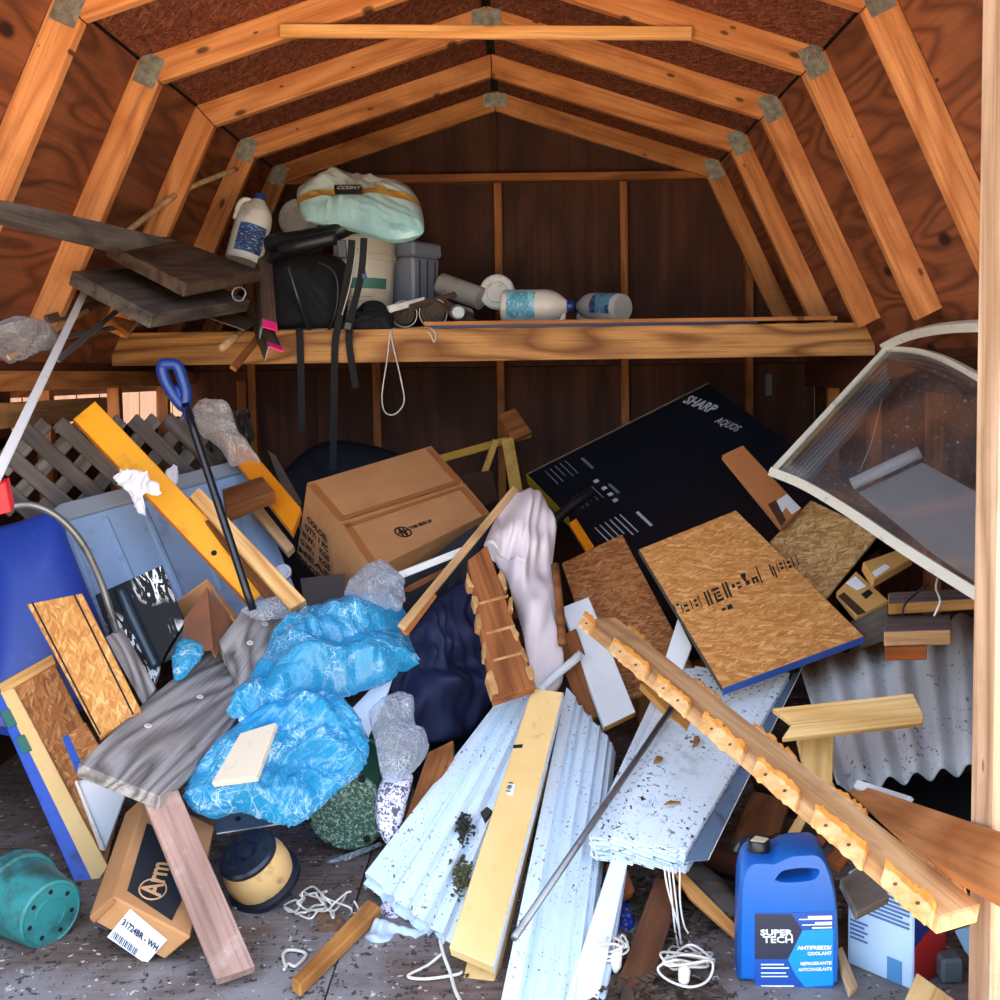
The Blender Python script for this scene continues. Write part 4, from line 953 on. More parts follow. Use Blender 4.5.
for k in range(7):
    an = k * 2 * math.pi / 7; lathe('drain_hole', [(.0055, -.0005), (.0055, .003), (.001, .003)], M_gap, tp, axis_frame(mw @ V((math.cos(an) * .05, math.sin(an) * .05, 0)), ax), 10)
sp = thing('cord_spool', U(252, 905, 2.53), 'dark spool wound with tan paper strip standing on the floor', 'spool')
ax = V((-.30, -.42, .86)).normalized(); mw = axis_frame(U(246, 852, 2.46) - ax * .10, ax, V((1, 0, 0)))
M_spl = plain('navy_black_spool', '#141b2a', .35)
lathe('lower_flange', [(.078, -.016), (.088, -.008), (.088, .004), (.07, .01)], M_spl, sp, mw, 36)
lathe('winding', [(.074, .008), (.078, .03), (.076, .06), (.066, .085)], plain('tan_paper', '#d9b072', .7, dirt=('#171a26', .42, 9)), sp, mw, 30)
lathe('upper_flange', [(.04, .082), (.068, .084), (.070, .094), (.064, .1), (.03, .1), (.028, .094), (.018, .094), (.016, .102), (.001, .102)], M_spl, sp, mw, 36)
for k in range(6):
    an = k * math.pi / 3; lathe('hole', [(.007, .095), (.007, .1015), (.001, .1015)], M_gap, sp, mw @ Matrix.Translation((math.cos(an) * .048, math.sin(an) * .048, 0)), 10)
hp = tag(slab('metal_plate', [(212, 816, 2.6), (275, 800, 2.66), (280, 824, 2.6), (216, 834)], .004, M_steel), 'grey metal plate with bolt holes under the blue bag', 'plate')
for (x, y) in ((238, 819), (261, 816)):
    lathe('bolt_hole', [(.007, -.001), (.007, .0012), (.001, .0012)], M_gap, hp, axis_frame(UP(x, y, PLN[hp]), PLN[hp][1]), 12)
a = N('speckled_cloth'); v = a.coords(rnd=False); M_spk = a.done(a.mix(a.ramp(a.noise(v, 95, 3, .6, 1), [(.5, 0.0), (.55, 1.0)]), rgb('#d8d6e2'), rgb('#565068')), .8)
tag(crumple('speckled_cloth', [(377, 828, 2.62), (376, 800, 2.66), (386, 774, 2.7), (412, 773), (408, 798), (397, 838), (387, 844)], M_spk, bulge=.03, amp=.012, freq=12, rings=12, seg=40), 'grey speckled cloth hanging beside the green pot', 'cloth')
tag(crumple('speckled_cloth', [(377, 912, 2.44), (388, 905, 2.46), (402, 918, 2.42), (400, 932), (385, 926)], M_spk, bulge=.02, amp=.012, freq=16, rings=10, seg=30), 'small speckled cloth scrap below the siding end', 'cloth')
tag(crumple('pale_cloth', [(360, 935, 2.36), (375, 925, 2.38), (400, 930, 2.36), (428, 938), (430, 956), (405, 948), (385, 958), (365, 950)], plain('pale_blue_cloth', '#b9cbe0', .7), bulge=.04, amp=.03, freq=14, rings=20, seg=64, soft=True), 'pale blue cloth scrap lying under the siding ends', 'cloth')
tag(slab('brown_board', [(398, 838, 2.60), (428, 752, 2.82), (453, 740, 2.84), (453, 757), (414, 832)], .02, wood('reddish_board', '#a8683a', '#74431f', knots=.7), grain=(0, 1)), 'reddish brown board standing left of the siding', 'board')
tag(slab('plastic_sliver', [(326, 862, 2.68), (380, 842, 2.72), (382, 846, 2.72), (334, 866)], .003, M_clear), 'clear plastic sliver on the floor by the green pot', 'sliver')
# floor scraps
def FZ(x, y, z): return UZ(x, y, z)
tag(prism('split_stick', [FZ(x, y, .03) for x, y in ((291, 978), (368, 898), (381, 906), (300, 985))], V((0, 0, -.028)), wood('split_wood', '#c98c48', '#8a5424', knots=.3), None, FZ(368, 898, .03) - FZ(291, 978, .03), .004), 'splintered orange stick lying on the floor', 'stick')
def cord(name, pts, r, mat, lab, cat='cord', z=.006):
    return tag(tube(name, [FZ(p[0], p[1], p[2] if len(p) > 2 else z) for p in pts], r, mat, seg=6), lab, cat)
def tangle(cx0, cy0, rx, ry, n, seed, zt):
    q = random.Random(seed); out = []
    for k in range(n):
        an = k * 1.9 + q.uniform(-.6, .6); rr_ = .45 + .55 * q.random()
        out.append((cx0 + rx * rr_ * math.cos(an), cy0 + ry * rr_ * math.sin(an), .006 + zt * q.random()))
    return out
rt_ = random.Random(21); pts = []
for k in range(46):
    t_ = k / 45; cx_, cy_ = 300 + 58 * (.5 + .5 * math.sin(t_ * 21)) * (.4 + .6 * t_), 906 + 11 * math.cos(t_ * 33) - 6 * t_
    pts.append((cx_ + rt_.uniform(-5, 5), cy_ + rt_.uniform(-4, 4), .006 + .03 * rt_.random()))
cord('white_twine', [(284, 905), (296, 900), (300, 908), (290, 912), (285, 907)] + pts, .0024, M_string, 'tangled white twine lying on the floor behind the split stick')
cord('white_twine', [(286, 968), (283, 955), (290, 950), (306, 954), (296, 966), (288, 964), (284, 970)], .0035, M_string, 'small loop of white cord on the floor left of the split stick')
cord('white_twine', [(340, 949), (346, 943), (345, 950)], .003, M_string, 'short white cord end under the split stick')
cord('white_twine', [(444, 952, .02), (428, 965), (408, 976), (425, 979), (455, 975), (462, 972)], .0032, M_string, 'white cord forming a point on the floor beside the tan boards')
cord('white_twine', [(440, 940, .03), (444, 956, .02), (450, 972), (455, 990), (462, 1004)], .004, M_string, 'white cord running down beside the tan boards')
tag(crumple('brown_leaves', [(297, 946, 2.36), (308, 930, 2.4), (330, 915, 2.42), (346, 922), (330, 942), (312, 950)], plain('dry_leaves', '#6b4f3c', .9), bulge=.02, amp=.02, freq=18, rings=10, seg=36, jag=.15), 'heap of dry brown leaf scraps beside the split stick', 'leaves')
# ================================================================ centre and back of the heap
t = thing('yellow_trestle', U(500, 492, 4.9), 'small yellow painted wood frame standing behind the carton', 'frame')
beam('bar', U(440, 459, 4.85), U(530, 434, 5.0), .035, .02, M_yeld, t); beam('leg', U(484, 474, 4.8), U(496, 440, 4.82), .03, .02, M_yeld, t); beam('leg', U(507, 438, 4.78), U(517, 494, 4.75), .055, .02, M_yeld, t)
slab('head_block', [(499, 414, 4.9), (515, 408, 4.95), (532, 432, 4.9), (512, 441)], .03, M_stud, t)
tag(slab('brown_box_scrap', [(462, 474, 4.6), (492, 470, 4.7), (498, 500, 4.6), (478, 508)], .02, plain('dark_cardboard', '#4a3020', .85)), 'dark cardboard scrap behind the carton under the yellow frame', 'scrap')
tag(crumple('dark_tarp', [(262, 500), (300, 455), (335, 440), (395, 452), (440, 480), (470, 520), (430, 640), (350, 690), (280, 640)], M_darktarp, pl=plane3([U(262, 500, 4.75), U(440, 470, 4.95), U(350, 665, 4.45)]), bulge=.06, amp=.03, freq=4, rings=14, seg=50), 'dark tarp heaped behind the large carton', 'tarp')
# television box
P1, X1, Y1 = V((.005, 4.592, .798)), V((.5566, -.8392, -.508)), V((.815, .318, .367))
n_ = X1.cross(Y1).normalized(); n_ = n_ if n_.dot(CAMPOS - P1) > 0 else -n_
tv = thing('television_box', P1 + X1 - n_ * .12, 'large flat black television box with white lettering leaning at the back', 'box')
M_tvb = plain('black_gloss_card', '#11141d', .42, dirt=('#262b38', .15, 12))
q = [P1, P1 + X1, P1 + X1 + Y1, P1 + Y1]
bd = prism('body', q, -n_ * .12, M_tvb, tv, X1, .004); PLN[bd] = (P1, n_); tp_ = (P1, n_)
prism('yellow_edge', [P1 + n_ * .002 - Y1 * .004, P1 + X1 * .3 + n_ * .002 - Y1 * .004, P1 + X1 * .3 - n_ * .055 - Y1 * .004, P1 - n_ * .055 - Y1 * .004], Y1.normalized() * .002, plain('mustard_print', '#b8941e', .6), tv, X1, 0)
prism('worn_edge', [P1 + n_ * .001, P1 + Y1 + n_ * .001, P1 + Y1 + X1 * .006 + n_ * .001, P1 + X1 * .006 + n_ * .001], -n_ * .002, plain('worn_card_edge', '#7d6a50', .8), tv, Y1, 0)
M_tvw = plain('silver_print', '#b9bcc6', .5); M_tvg = plain('grey_print_dim', '#6c7080', .5)
up_ = Y1.normalized(); dr = X1.normalized()
def tvt(tx, a_, b_, sz, mat, **kw): return text_px('lettering', tx, (tp_, bd), a_, b_, mat, size=sz, **kw)
tvt('SHARP', (682, 402), (711, 413.5), .085, M_tvw, bold=.002, shear=.2); tvt('AQUOS', (714, 422), (736, 432), .062, M_tvw, shear=.2)
for (x, y, n, mt, L_) in ((570, 458, 6, M_tvg, 22), (597, 484, 6, M_tvg, 18), (625, 512, 7, M_tvw, 26)):
    for k in range(n):
        x0, y0 = x - k * 5 + (0 if k else 12), y + k * 2.6
        a_ = UP(x0, y0, (P1 + n_ * .002, n_)); ln_ = L_ / 1100 * 4.2 * 1.25 * (1 if k % 3 else .8)
        beam('print_line', a_, a_ + dr * ln_, .0045 if k else .012, .001, mt, bd, n_, 0)
for (x, y) in ((595, 480), (603, 487), (609, 493), (614, 499)):
    a_ = UP(x, y, (P1 + n_ * .002, n_)); beam('print_icon', a_, a_ + dr * .018, .02, .001, M_tvw, bd, n_, 0)
tag(box('flat_carton', (.38, 3.72, 0), (.78, 4.1, .20), M_card), 'flat carton lying under the television box', 'carton')
tag(slab('yellow_stake', [(569, 523, 3.85), (576, 518, 3.87), (594, 546, 3.7), (586, 551)], .02, M_yelo, grain=(1, 2)), 'short yellow stake between the pale cloth and the television box', 'stake')
tag(tube('black_hose', [U(545, 545, 3.95), U(556, 520, 4.0), U(580, 500, 4.05), U(592, 492, 4.08)], .02, M_black, seg=10), 'black hose end lying on the television box', 'hose')
ts = tag(slab('tan_strip', [(722, 455, 3.85), (743, 445, 3.9), (801, 508, 3.6), (781, 527)], .02, plain('tan_coated_strip', '#b5794a', .5, dirt=('#7a4a2a', .2, 14)), grain=(1, 2)), 'tan coated strip with a torn white end leaning on the television box', 'strip')
patch('torn_white', ts, [(770, 505), (787, 494), (801, 508), (792, 514), (786, 507), (780, 515)], M_whiteb, grain=(0, 1)); patch('torn_brown', ts, [(768, 504), (776, 500), (786, 520), (781, 526)], plain('torn_brown', '#4a2a18', .9), off=.002)
# osb sheets
tag(slab('osb_sheet', [(562, 563, 3.62), (622, 534, 3.72), (705, 690, 3.16), (608, 700)], .012, M_osbd, grain=(0, 1)), 'darker brown osb panel behind the torn beam', 'osb panel')
ob2 = tag(slab('osb_sheet', [(639, 549, 3.32), (736, 510, 3.5), (864, 636, 2.96), (723, 688)], .016, M_osb, grain=(0, 1)), 'large golden osb panel with a black stamp and blue lower edge', 'osb panel')
edge_patch('blue_edge', ob2, (723, 688), (864, 636), .026, M_bluep); edge_patch('blue_edge', ob2, (639, 549), (723, 688), .016, plain('dull_edge', '#47433c', .7))
pl = PLN[ob2]
def stamp(x0, y0, x1, y1): patch('stamp_mark', ob2, [(x0, y0), (x1, y1 - (y1 - y0) * 0), (x1 + 3.6, y1 + 8.5), (x0 + 3.6, y0 + 8.5)], M_inkb)
ux, uy = .928, -.37
def st(u, w_, v0=0, v1=1):                # u along the stamp line in pixels
    bx0, by0 = 671 + u * ux, 606 + u * uy; hx, hy = 4.6, 11.5
    patch('stamp_mark', ob2, [(bx0 + hx * v0, by0 + hy * v0), (bx0 + w_ * ux + hx * v0, by0 + w_ * uy + hy * v0), (bx0 + w_ * ux + hx * v1, by0 + w_ * uy + hy * v1), (bx0 + hx * v1, by0 + hy * v1)], M_inkb)
for (u, w_, v0, v1) in ((2, 1.2, 0, .5), (5, 3, 0, .18), (9, 1, .2, .8), (12, 4, .3, .5), (12, 4, .75, .9), (19, 1, .1, .9), (23, 3, .2, .4), (23, 3, .6, .8), (28, 1, 0, 1), (35, 2, -.1, 1.1), (38.5, 2, -.1, 1.1), (43, 8, -.05, .15), (44, 2, .3, 1), (47, 4, .3, .45), (47, 4, .6, .75), (44, 8, .9, 1.1), (55, 2, -.2, 1.1), (58.5, 2, -.2, 1.1), (64, 3, .2, .5), (69, 4, .2, .35), (69, 4, .55, .7), (76, 5, -.3, .0), (77, 3, .0, .3), (78, 4, .35, .7), (85, 6, .3, .45), (85, 2, .3, .8), (89, 2, .3, .8), (93, 1.2, -.4, 1), (106, 1.5, -.2, .8), (108.5, 1.5, 0, 1), (113, 1, -.1, .7), (116, 3, 0, .2), (116, 3, .35, .55), (121, 1, -.1, .8), (124, 3, .1, .3), (124, 3, .5, .7), (129, 1, -.1, .7), (134, 1, -.1, .7), (46, 4, 1.7, 1.9), (52, 5, 1.65, 2.0)): st(u, w_, v0, v1)
tag(slab('osb_sheet', [(770, 541, 3.54), (811, 500, 3.70), (880, 533, 3.56), (825, 600)], .014, osb('osb_pale', ['#b07c42', '#cc9a5c', '#ddb278', '#ecca92']), grain=(0, 1)), 'small golden osb panel under the glass frame corner', 'osb panel')
# cloths
tag(crumple('dark_tarp', [(378, 590), (420, 566), (488, 524), (505, 600), (512, 740), (470, 800), (420, 800), (392, 700)], M_darktarp, pl=plane3([U(385, 590, 3.26), U(485, 525, 3.49), U(430, 760, 3.2)]), bulge=.02, amp=.02, freq=6, rings=14, seg=50), 'black tarp sagging between the carton and the torn board', 'tarp')
tag(crumple('navy_cloth', [(390, 672, 3.05), (404, 640, 3.12), (430, 606, 3.22), (462, 582), (484, 592), (490, 640), (492, 690), (476, 728), (448, 742), (415, 738), (396, 712)], M_navy, bulge=.06, amp=.06, freq=9, rings=36, seg=120, soft=True), 'crumpled navy blue cloth beside the torn board', 'cloth')
tag(crumple('pale_cloth', [(482, 548, 3.28), (496, 518, 3.38), (514, 492, 3.48), (534, 487), (547, 502), (554, 530), (554, 580), (556, 635), (564, 668), (560, 688), (540, 694), (528, 650), (514, 600), (498, 560)], plain('pale_pink_canvas', '#d9cdd1', .85, bump=.2, bs=120), bulge=.05, amp=.05, freq=8, rings=36, seg=120, centre=(532, 580), stretch=(.5, 1.3), soft=True), 'pale pinkish canvas cloth draped behind the torn board', 'cloth')
tag(tube('round_stake', [U(555, 565, 3.22), U(560, 610, 3.1), U(562, 644, 3.0)], .0125, M_brown, seg=12, n=2), 'round brown stake beside the pale canvas cloth', 'stake')
tag(beam('long_moulding', U(401, 628, 2.86), U(515, 489, 3.42), .024, .014, wood('moulding_wood', '#c9a274', '#98744a', knots=0)), 'long thin wood moulding leaning against the carton', 'moulding')
tag(beam('moulding_offcut', U(404, 634, 2.9), U(434, 594, 3.02), .022, .01, M_stud), 'short brown moulding offcut beneath the long moulding', 'moulding')
# torn board
M_torn = plain('torn_raw_wood', '#e9c08a', .8, var=('#d39a55', 30), bump=.8, bs=50)
M_tornd = plain('torn_edge_wood', '#c39a64', .85, var=('#94683c', 22), bump=.9, bs=40)
M_tornb = wood('torn_board_wood', '#a5673a', '#6b3c1e', knots=.4)
tbd = thing('torn_board', U(515, 700, 2.8), 'brown board with broken nailed chunks along both edges, below the canvas cloth', 'board')
tf = slab('plank', [(468, 560, 3.14), (487, 545, 3.2), (536, 686, 2.82), (494, 700)], .03, M_tornb, tbd, grain=(1, 2))
pl = PLN[tf]; rr = random.Random(3)
def chunk(par, pl_, x, y, w_, h_, ang, th, mat, off=.012):
    q = (pl_[0] + pl_[1] * off, pl_[1]); pts = []
    ca, sa = math.cos(ang), math.sin(ang); k = 9
    for i in range(k):
        an = 2 * math.pi * i / k; r_ = 1 + rr.uniform(-.42, .25)
        sx2, sy2 = math.copysign(abs(math.cos(an)) ** .55, math.cos(an)) * w_ * r_, math.copysign(abs(math.sin(an)) ** .55, math.sin(an)) * h_ * r_
        pts.append(UP(x + sx2 * ca - sy2 * sa, y + sx2 * sa + sy2 * ca, q))
    return prism('torn_chunk', pts, -pl_[1] * th, mat, par, None, .003)
for (x, y, w_, h_) in ((469, 580, 9, 4), (476, 601, 7, 4), (479, 622, 9, 4), (485, 648, 9, 4), (493, 684, 15, 5), (503, 578, 10, 4), (511, 603, 8, 4), (516, 632, 9, 4), (524, 655, 9, 4), (531, 672, 9, 5)):
    chunk(tbd, pl, x, y, w_ * .9, h_ * .75, 1.3 + rr.uniform(-.25, .25), .034, M_tornd, off=rr.uniform(-.004, .008))
for (y, k) in ((598, 0), (628, 1), (655, 2)):
    prism('seam_strip', [UP(xx, yy, (pl[0] + pl[1] * .004, pl[1])) for xx, yy in ((479 + k * 7, y + 4), (508 + k * 7, y - 4), (508.5 + k * 7, y - 1.5), (479.5 + k * 7, y + 6))], -pl[1] * .006, M_tornd, tbd, None, .001)
# white boards
wb = tag(slab('white_board', [(562, 607, 3.26), (588, 597, 3.30), (635, 712, 2.96), (604, 727)], .02, M_whiteb, grain=(1, 2)), 'white faced board with raw tan end beside the torn beam', 'board')
edge_patch('raw_end', wb, (604, 727), (635, 712), .02, wood('raw_end_wood', '#d3a050', '#a8742c', knots=0)); edge_patch('raw_side', wb, (588, 597), (635, 712), .02, M_whiteb)
tag(slab('white_board', [(664, 662, 3.06), (678, 618, 3.18), (692, 646, 3.1), (682, 672)], .015, M_whiteb, grain=(0, 1)), 'white board corner showing between the two larger osb panels', 'board')
tag(slab('brown_plank', [(553, 640, 3.16), (576, 628, 3.18), (606, 712, 2.98), (584, 724)], .02, M_brown, grain=(1, 2)), 'dark brown plank under the white faced board', 'plank')
tag(tube('white_cable', [U(540, 690, 2.95), U(556, 675, 3.0), U(572, 662, 3.05), U(578, 656, 3.08)], .012, M_whiteb, seg=10), 'white cable sleeve curving beside the white faced board', 'cable')
# siding stacks
def siding(base, nl, nr, fl_, fr_, n, lab, group, dy=.009, prof=None, th=.0025, slip=.025, parent_mat=None, seed=1, cat='siding', name='vinyl_siding'):
    """n lapped strips laid on each other; nl, nr near corners, fl_, fr_ far corners (pixel + depth)"""
    A, B, C2, D2 = U(*nl), U(*nr), U(*fr_), U(*fl_)
    nn = (B - A).cross(D2 - A).normalized(); nn = nn if nn.dot(CAMPOS - A) > 0 else -nn
    prof = prof or [(0, .002), (.01, .024), (.22, .026), (.225, .002), (.30, .010), (.36, .024), (.365, .004), (.50, .010), (.56, .024), (.565, .004), (.70, .010), (.76, .024), (.765, .002), (.92, .016), (.93, .0), (1, .004)]
    r_ = random.Random(seed); out = []
    for i in range(n):
        off = -nn * (i * dy); s0, s1 = r_.uniform(-slip, slip) if i else 0, r_.uniform(-slip, slip) if i else 0
        la, lb2 = (D2 - A), (C2 - B)
        o_ = A + (B - A) * .5 + (la + lb2) * .25
        mw = frame(o_, la, nn); inv = mw.inverted(); bm = bmesh.new(); R1 = []; R2 = []
        for (u, h) in prof:
            for dz, R in ((0, R1), (-th, R2)):
                gen = D2.lerp(C2, u) - A.lerp(B, u)
                pa = A.lerp(B, u) + gen * s0 + nn * (h + dz) + off
                pb = D2.lerp(C2, u) + gen * s1 + nn * (h + dz) + off
                R.append((bm.verts.new(inv @ pa), bm.verts.new(inv @ pb)))
        for R in (R1, R2):
            for p_, q_ in zip(R, R[1:]): bm.faces.new((p_[0], q_[0], q_[1], p_[1]))
        for i2 in range(len(R1) - 1):
            for e_ in (0, 1): bm.faces.new((R1[i2][e_], R1[i2 + 1][e_], R2[i2 + 1][e_], R2[i2][e_]))
        for e_ in (0, -1): bm.faces.new((R1[e_][0], R1[e_][1], R2[e_][1], R2[e_][0]))
        o = mesh_obj(name, bm, parent_mat or M_siding, None, mw); PLN[o] = (A, nn)
        tag(o, lab[0] if i == 0 else lab[1], cat, group); out.append(o)
    return out
s1 = siding('a', (367, 880, 2.50), (452, 945, 2.27), (505, 700, 3.02), (545, 698, 2.96), 7, ('top strip of white vinyl siding with moss clumps, left of the tan boards', 'white vinyl siding strip stacked below the mossy strip'), 'siding stacked left of the tan boards', seed=2)
s2 = siding('b', (499, 1030, 2.0), (580, 1030, 1.96), (568, 694, 3.02), (613, 745, 2.88), 5, ('top strip of white vinyl siding right of the tan boards', 'white vinyl siding strip stacked under the strip right of the tan boards'), 'siding stacked right of the tan boards', seed=3)
s3 = siding('c', (590, 838, 2.38), (686, 855, 2.30), (668, 668, 3.08), (790, 676, 2.98), 10, ('top strip of dirty white siding with thick cut ends, under the torn beam', 'white siding strip stacked in the thick bundle under the torn beam'), 'thick siding bundle under the torn beam', dy=.0062, seed=4, slip=.016, parent_mat=plain('dirty_vinyl_siding', '#dcebf6', .4, specks=('#3c3634', 85, .085), dirt=('#9aa2ab', .25, 9)),
     prof=[(0, .012), (.06, .002), (.22, .004), (.23, .012), (.45, .004), (.46, .013), (.67, .004), (.68, .013), (.9, .004), (.93, .014), (1, .008)])
tag(slab('white_trim', [(556, 1030, 1.96), (612, 858, 2.36), (628, 862, 2.36), (592, 1030)], .02, M_whiteb, grain=(0, 1)), 'white flat trim board beside the siding bundle', 'trim')
tag(slab('white_trim', [(612, 872, 2.40), (626, 868, 2.40), (600, 1030, 1.97), (580, 1030)], .012, plain('light_blue_trim', '#c3d3e6', .45), grain=(1, 2)), 'pale blue trim strip next to the brown plank', 'trim')
ch = thing('metal_channel', U(690, 862, 2.25), 'silver metal channel lying along the siding bundle edge', 'channel')
c1 = slab('web', [(684, 862, 2.28), (708, 860, 2.30), (800, 672, 3.02), (794, 672)], .003, plain('blue_grey_channel', '#5f7590', .4, dirt=('#2c3440', .3, 20)), ch, grain=(1, 2))
for (a_, b_) in (((708, 860), (800, 672)),):
    pA, pB = UP(*a_, PLN[c1]), UP(*b_, PLN[c1]); nn = PLN[c1][1]
    prism('flange', [pA, pB, pB + nn * .02, pA + nn * .02], V((.002, 0, 0)), M_whitem, ch, pB - pA, 0)
# tan boards
b1 = tag(slab('tan_board', [(449, 947, 2.16), (493, 966, 2.11), (563, 692, 2.84), (532, 688)], .026, M_tan, grain=(1, 2)), 'long tan board with white edge lying on the siding', 'board')
edge_patch('white_edge', b1, (493, 966), (563, 692), .026, M_whiteb)
patch('sticker', b1, [(509, 783), (515, 784), (513, 795), (507, 794)], M_whiteb); patch('printed_mark', b1, [(513, 745), (523, 744), (522, 747.5), (513, 748)], M_inkb)
text_px('lettering', '181', b1, (509.5, 793.5), (512.5, 784.5), M_barc, off=.004)
tag(slab('tan_board', [(456, 1004, 2.095), (488, 1008, 2.08), (548, 760, 2.70), (520, 760)], .026, M_tan, grain=(1, 2)), 'second tan board lying underneath the long tan board', 'board')
ck = slab('yellow_chip', [(488, 832, 2.43), (496, 833, 2.43), (497, 842, 2.41), (489, 843)], .006, plain('amber_chip', '#b98a1c', .4)); tag(ck, 'tiny amber chip lying on the long tan board', 'chip')
tag(tube('grey_conduit', [U(514, 938, 2.06), U(684, 690, 2.90)], .008, M_steel, n=3, seg=12), 'thin grey conduit pipe lying between the siding stacks', 'pipe')
def clump(px, py, w_, h_, lab, seed, mat):
    pl = PLN[s1[0]]; c = UP(px, py, (pl[0] + pl[1] * .02, pl[1])); rz = random.Random(seed)
    bm = bmesh.new()
    for i in range(160):
        r1, r2 = rz.gauss(0, .4), rz.gauss(0, .4)
        p = UP(px + r1 * w_, py + r2 * h_, (pl[0] + pl[1] * (.012 + .02 * rz.random()), pl[1])) - c
        m_ = Matrix.Translation(p) @ Matrix.Rotation(rz.uniform(0, 6.28), 4, V((rz.random() - .5, rz.random() - .5, rz.random() - .5)).normalized()) @ Matrix.Diagonal((rz.uniform(.004, .010), rz.uniform(.003, .006), .002, 1))
        bmesh.ops.create_icosphere(bm, subdivisions=1, radius=1, matrix=m_)
    return tag(mesh_obj('moss_clump', bm, mat, None, Matrix.Translation(c)), lab, 'moss')
clump(464, 828, 9, 17, 'dark clump of moss on the white siding, beside a black chip', 5, plain('dark_moss', '#2f3228', .95))
clump(462, 876, 11, 21, 'larger olive moss clump on the white siding beside the tan board', 6, plain('olive_moss', '#5a5a3a', .95, var=('#3f3f2a', 60)))
tag(slab('black_chip', [(480, 812, 2.53), (487, 806, 2.54), (493, 811, 2.53), (485, 822)], .012, M_inkb), 'small black chip above the moss on the white siding', 'chip')
# ================================================================ right side of the heap
# curved glass hood with white frame
gh = thing('glass_hood', U(976, 594, 2.6), 'dusty curved glass hood in a white metal frame leaning by the door post', 'glass hood')
M_frame = plain('cream_white_frame', '#d5d3c6', .42, dirt=('#8d8672', .25, 14))
low = smooth_path([U(*p) for p in ((772, 472, 3.42), (806, 486, 3.28), (850, 512, 3.08), (905, 549, 2.84), (980, 596, 2.58), (1010, 614, 2.5))], 5)
inn = smooth_path([U(*p) for p in ((886, 349, 3.74), (908, 350, 3.6), (930, 354, 3.42), (955, 364, 3.22), (990, 384, 2.98), (1015, 400, 2.9))], 5)
upr = [U(*p) for p in ((884, 347, 3.75), (898, 340, 3.65), (918, 333, 3.5), (945, 328, 3.3), (975, 326, 3.12), (1015, 326, 2.95))]
def rail(name, pts, w_, h_, mat=M_frame): return tube(name, pts, .01, mat, gh, flat=(w_, h_), n=1)
rail('lower_rail', low, .014, .012); rail('inner_rail', inn, .009, .009); rail('upper_rail', smooth_path(upr, 5), .014, .011)
beam('left_rail', low[0], inn[0], .020, .03, M_frame, gh)
beam('rubber_seal', low[0] + V((.022, -.004, -.006)), inn[0] + V((.018, -.004, -.006)), .010, .02, plain('yellowed_seal', '#b3a765', .6), gh)
a = N('dusty_glass'); v = a.coords(rnd=False)
gl = a.n('BsdfGlass', i_Color=(.78, .8, .82, 1), i_Roughness=.02, i_IOR=1.1); tr = a.n('BsdfTransparent', i_Color=(.93, .94, .95, 1)); gs_ = a.n('BsdfGlossy', i_Roughness=.08)
df = a.n('BsdfDiffuse', i_Color=rgb('#b8bcc0'))
fr = a.n('Fresnel', i_IOR=1.45).outputs[0]
m1 = a.n('MixShader', i_0=a.n('Math', operation='MULTIPLY', i_0=fr, i_1=.45).outputs[0]); a.link(tr.outputs[0], m1.inputs[1]); a.link(gs_.outputs[0], m1.inputs[2])
dust = a.n('Math', operation='ADD', use_clamp=True, i_0=a.ramp(a.noise(v, 90, 3, .7), [(.62, 0.0), (.70, .55)]), i_1=a.ramp(a.noise(v, 3, 4), [(.35, .0), (.75, .07)])).outputs[0]
m2 = a.n('MixShader', i_0=dust); a.link(m1.outputs[0], m2.inputs[1]); a.link(df.outputs[0], m2.inputs[2]); a.link(m2.outputs[0], a.out.inputs[0])
M_glass = a.m
bm = bmesh.new(); K = len(low); rows = []
for j in range(9):
    s = j / 8; row = []
    for i in range(K):
        p = low[i].lerp(inn[i], s); bow = math.sin(math.pi * s) * .05 * (i / K)
        row.append(bm.verts.new(p + V((0, -bow, bow * .4))))
    rows.append(row)
for A, B in zip(rows, rows[1:]):
    for i in range(K - 1): bm.faces.new((A[i], A[i + 1], B[i + 1], B[i]))
go = mesh_obj('curved_glass', bm, M_glass, gh, smooth=True)
md = go.modifiers.new('thick', 'SOLIDIFY'); md.thickness = .004
# ribbed end inside the hood
p0, p1 = U(784, 476, 3.45), U(888, 362, 3.78); q0, q1 = U(808, 482, 3.42), U(893, 388, 3.7)
prism('end_panel', [p0 + V((0, .03, 0)), p1 + V((0, .03, 0)), q1 + V((0, .03, 0)), q0 + V((0, .03, 0))], V((.0, .006, 0)), plain('grey_end_panel', '#8d9aa4', .4), gh, p1 - p0, 0)
for k in range(6):
    s = (k + .5) / 6; beam('rib', p0.lerp(q0, s) + V((0, .02, 0)), p1.lerp(q1, s) + V((0, .02, 0)), .007, .008, plain('pale_rib', '#b9c6cc', .4), gh)
beam('inner_bar', U(806, 484, 3.4), U(897, 381, 3.66), .016, .012, M_steel, gh)
tube('hood_cord', [U(882, 398, 3.5), U(872, 440, 3.4), U(862, 466, 3.3), U(858, 472, 3.28)], .0016, M_string, gh, 5)
tag(tube('white_tube', [U(852, 484, 3.32), U(920, 452, 3.25)], .0185, plain('white_tube_plastic', '#dfe6ec', .35), seg=16, n=1), 'white tube lying behind the dusty glass', 'tube')
tag(slab('haze_sheet', [(858, 492, 3.34), (922, 462, 3.26), (1010, 510, 2.95), (1010, 605), (935, 555)], .01, plain('grey_haze_panel', '#9aa0a6', .5)), 'pale grey panel added behind the dusty glass for its hazy reflection', 'panel')  # grey slab paints in the haze reflected in the glass
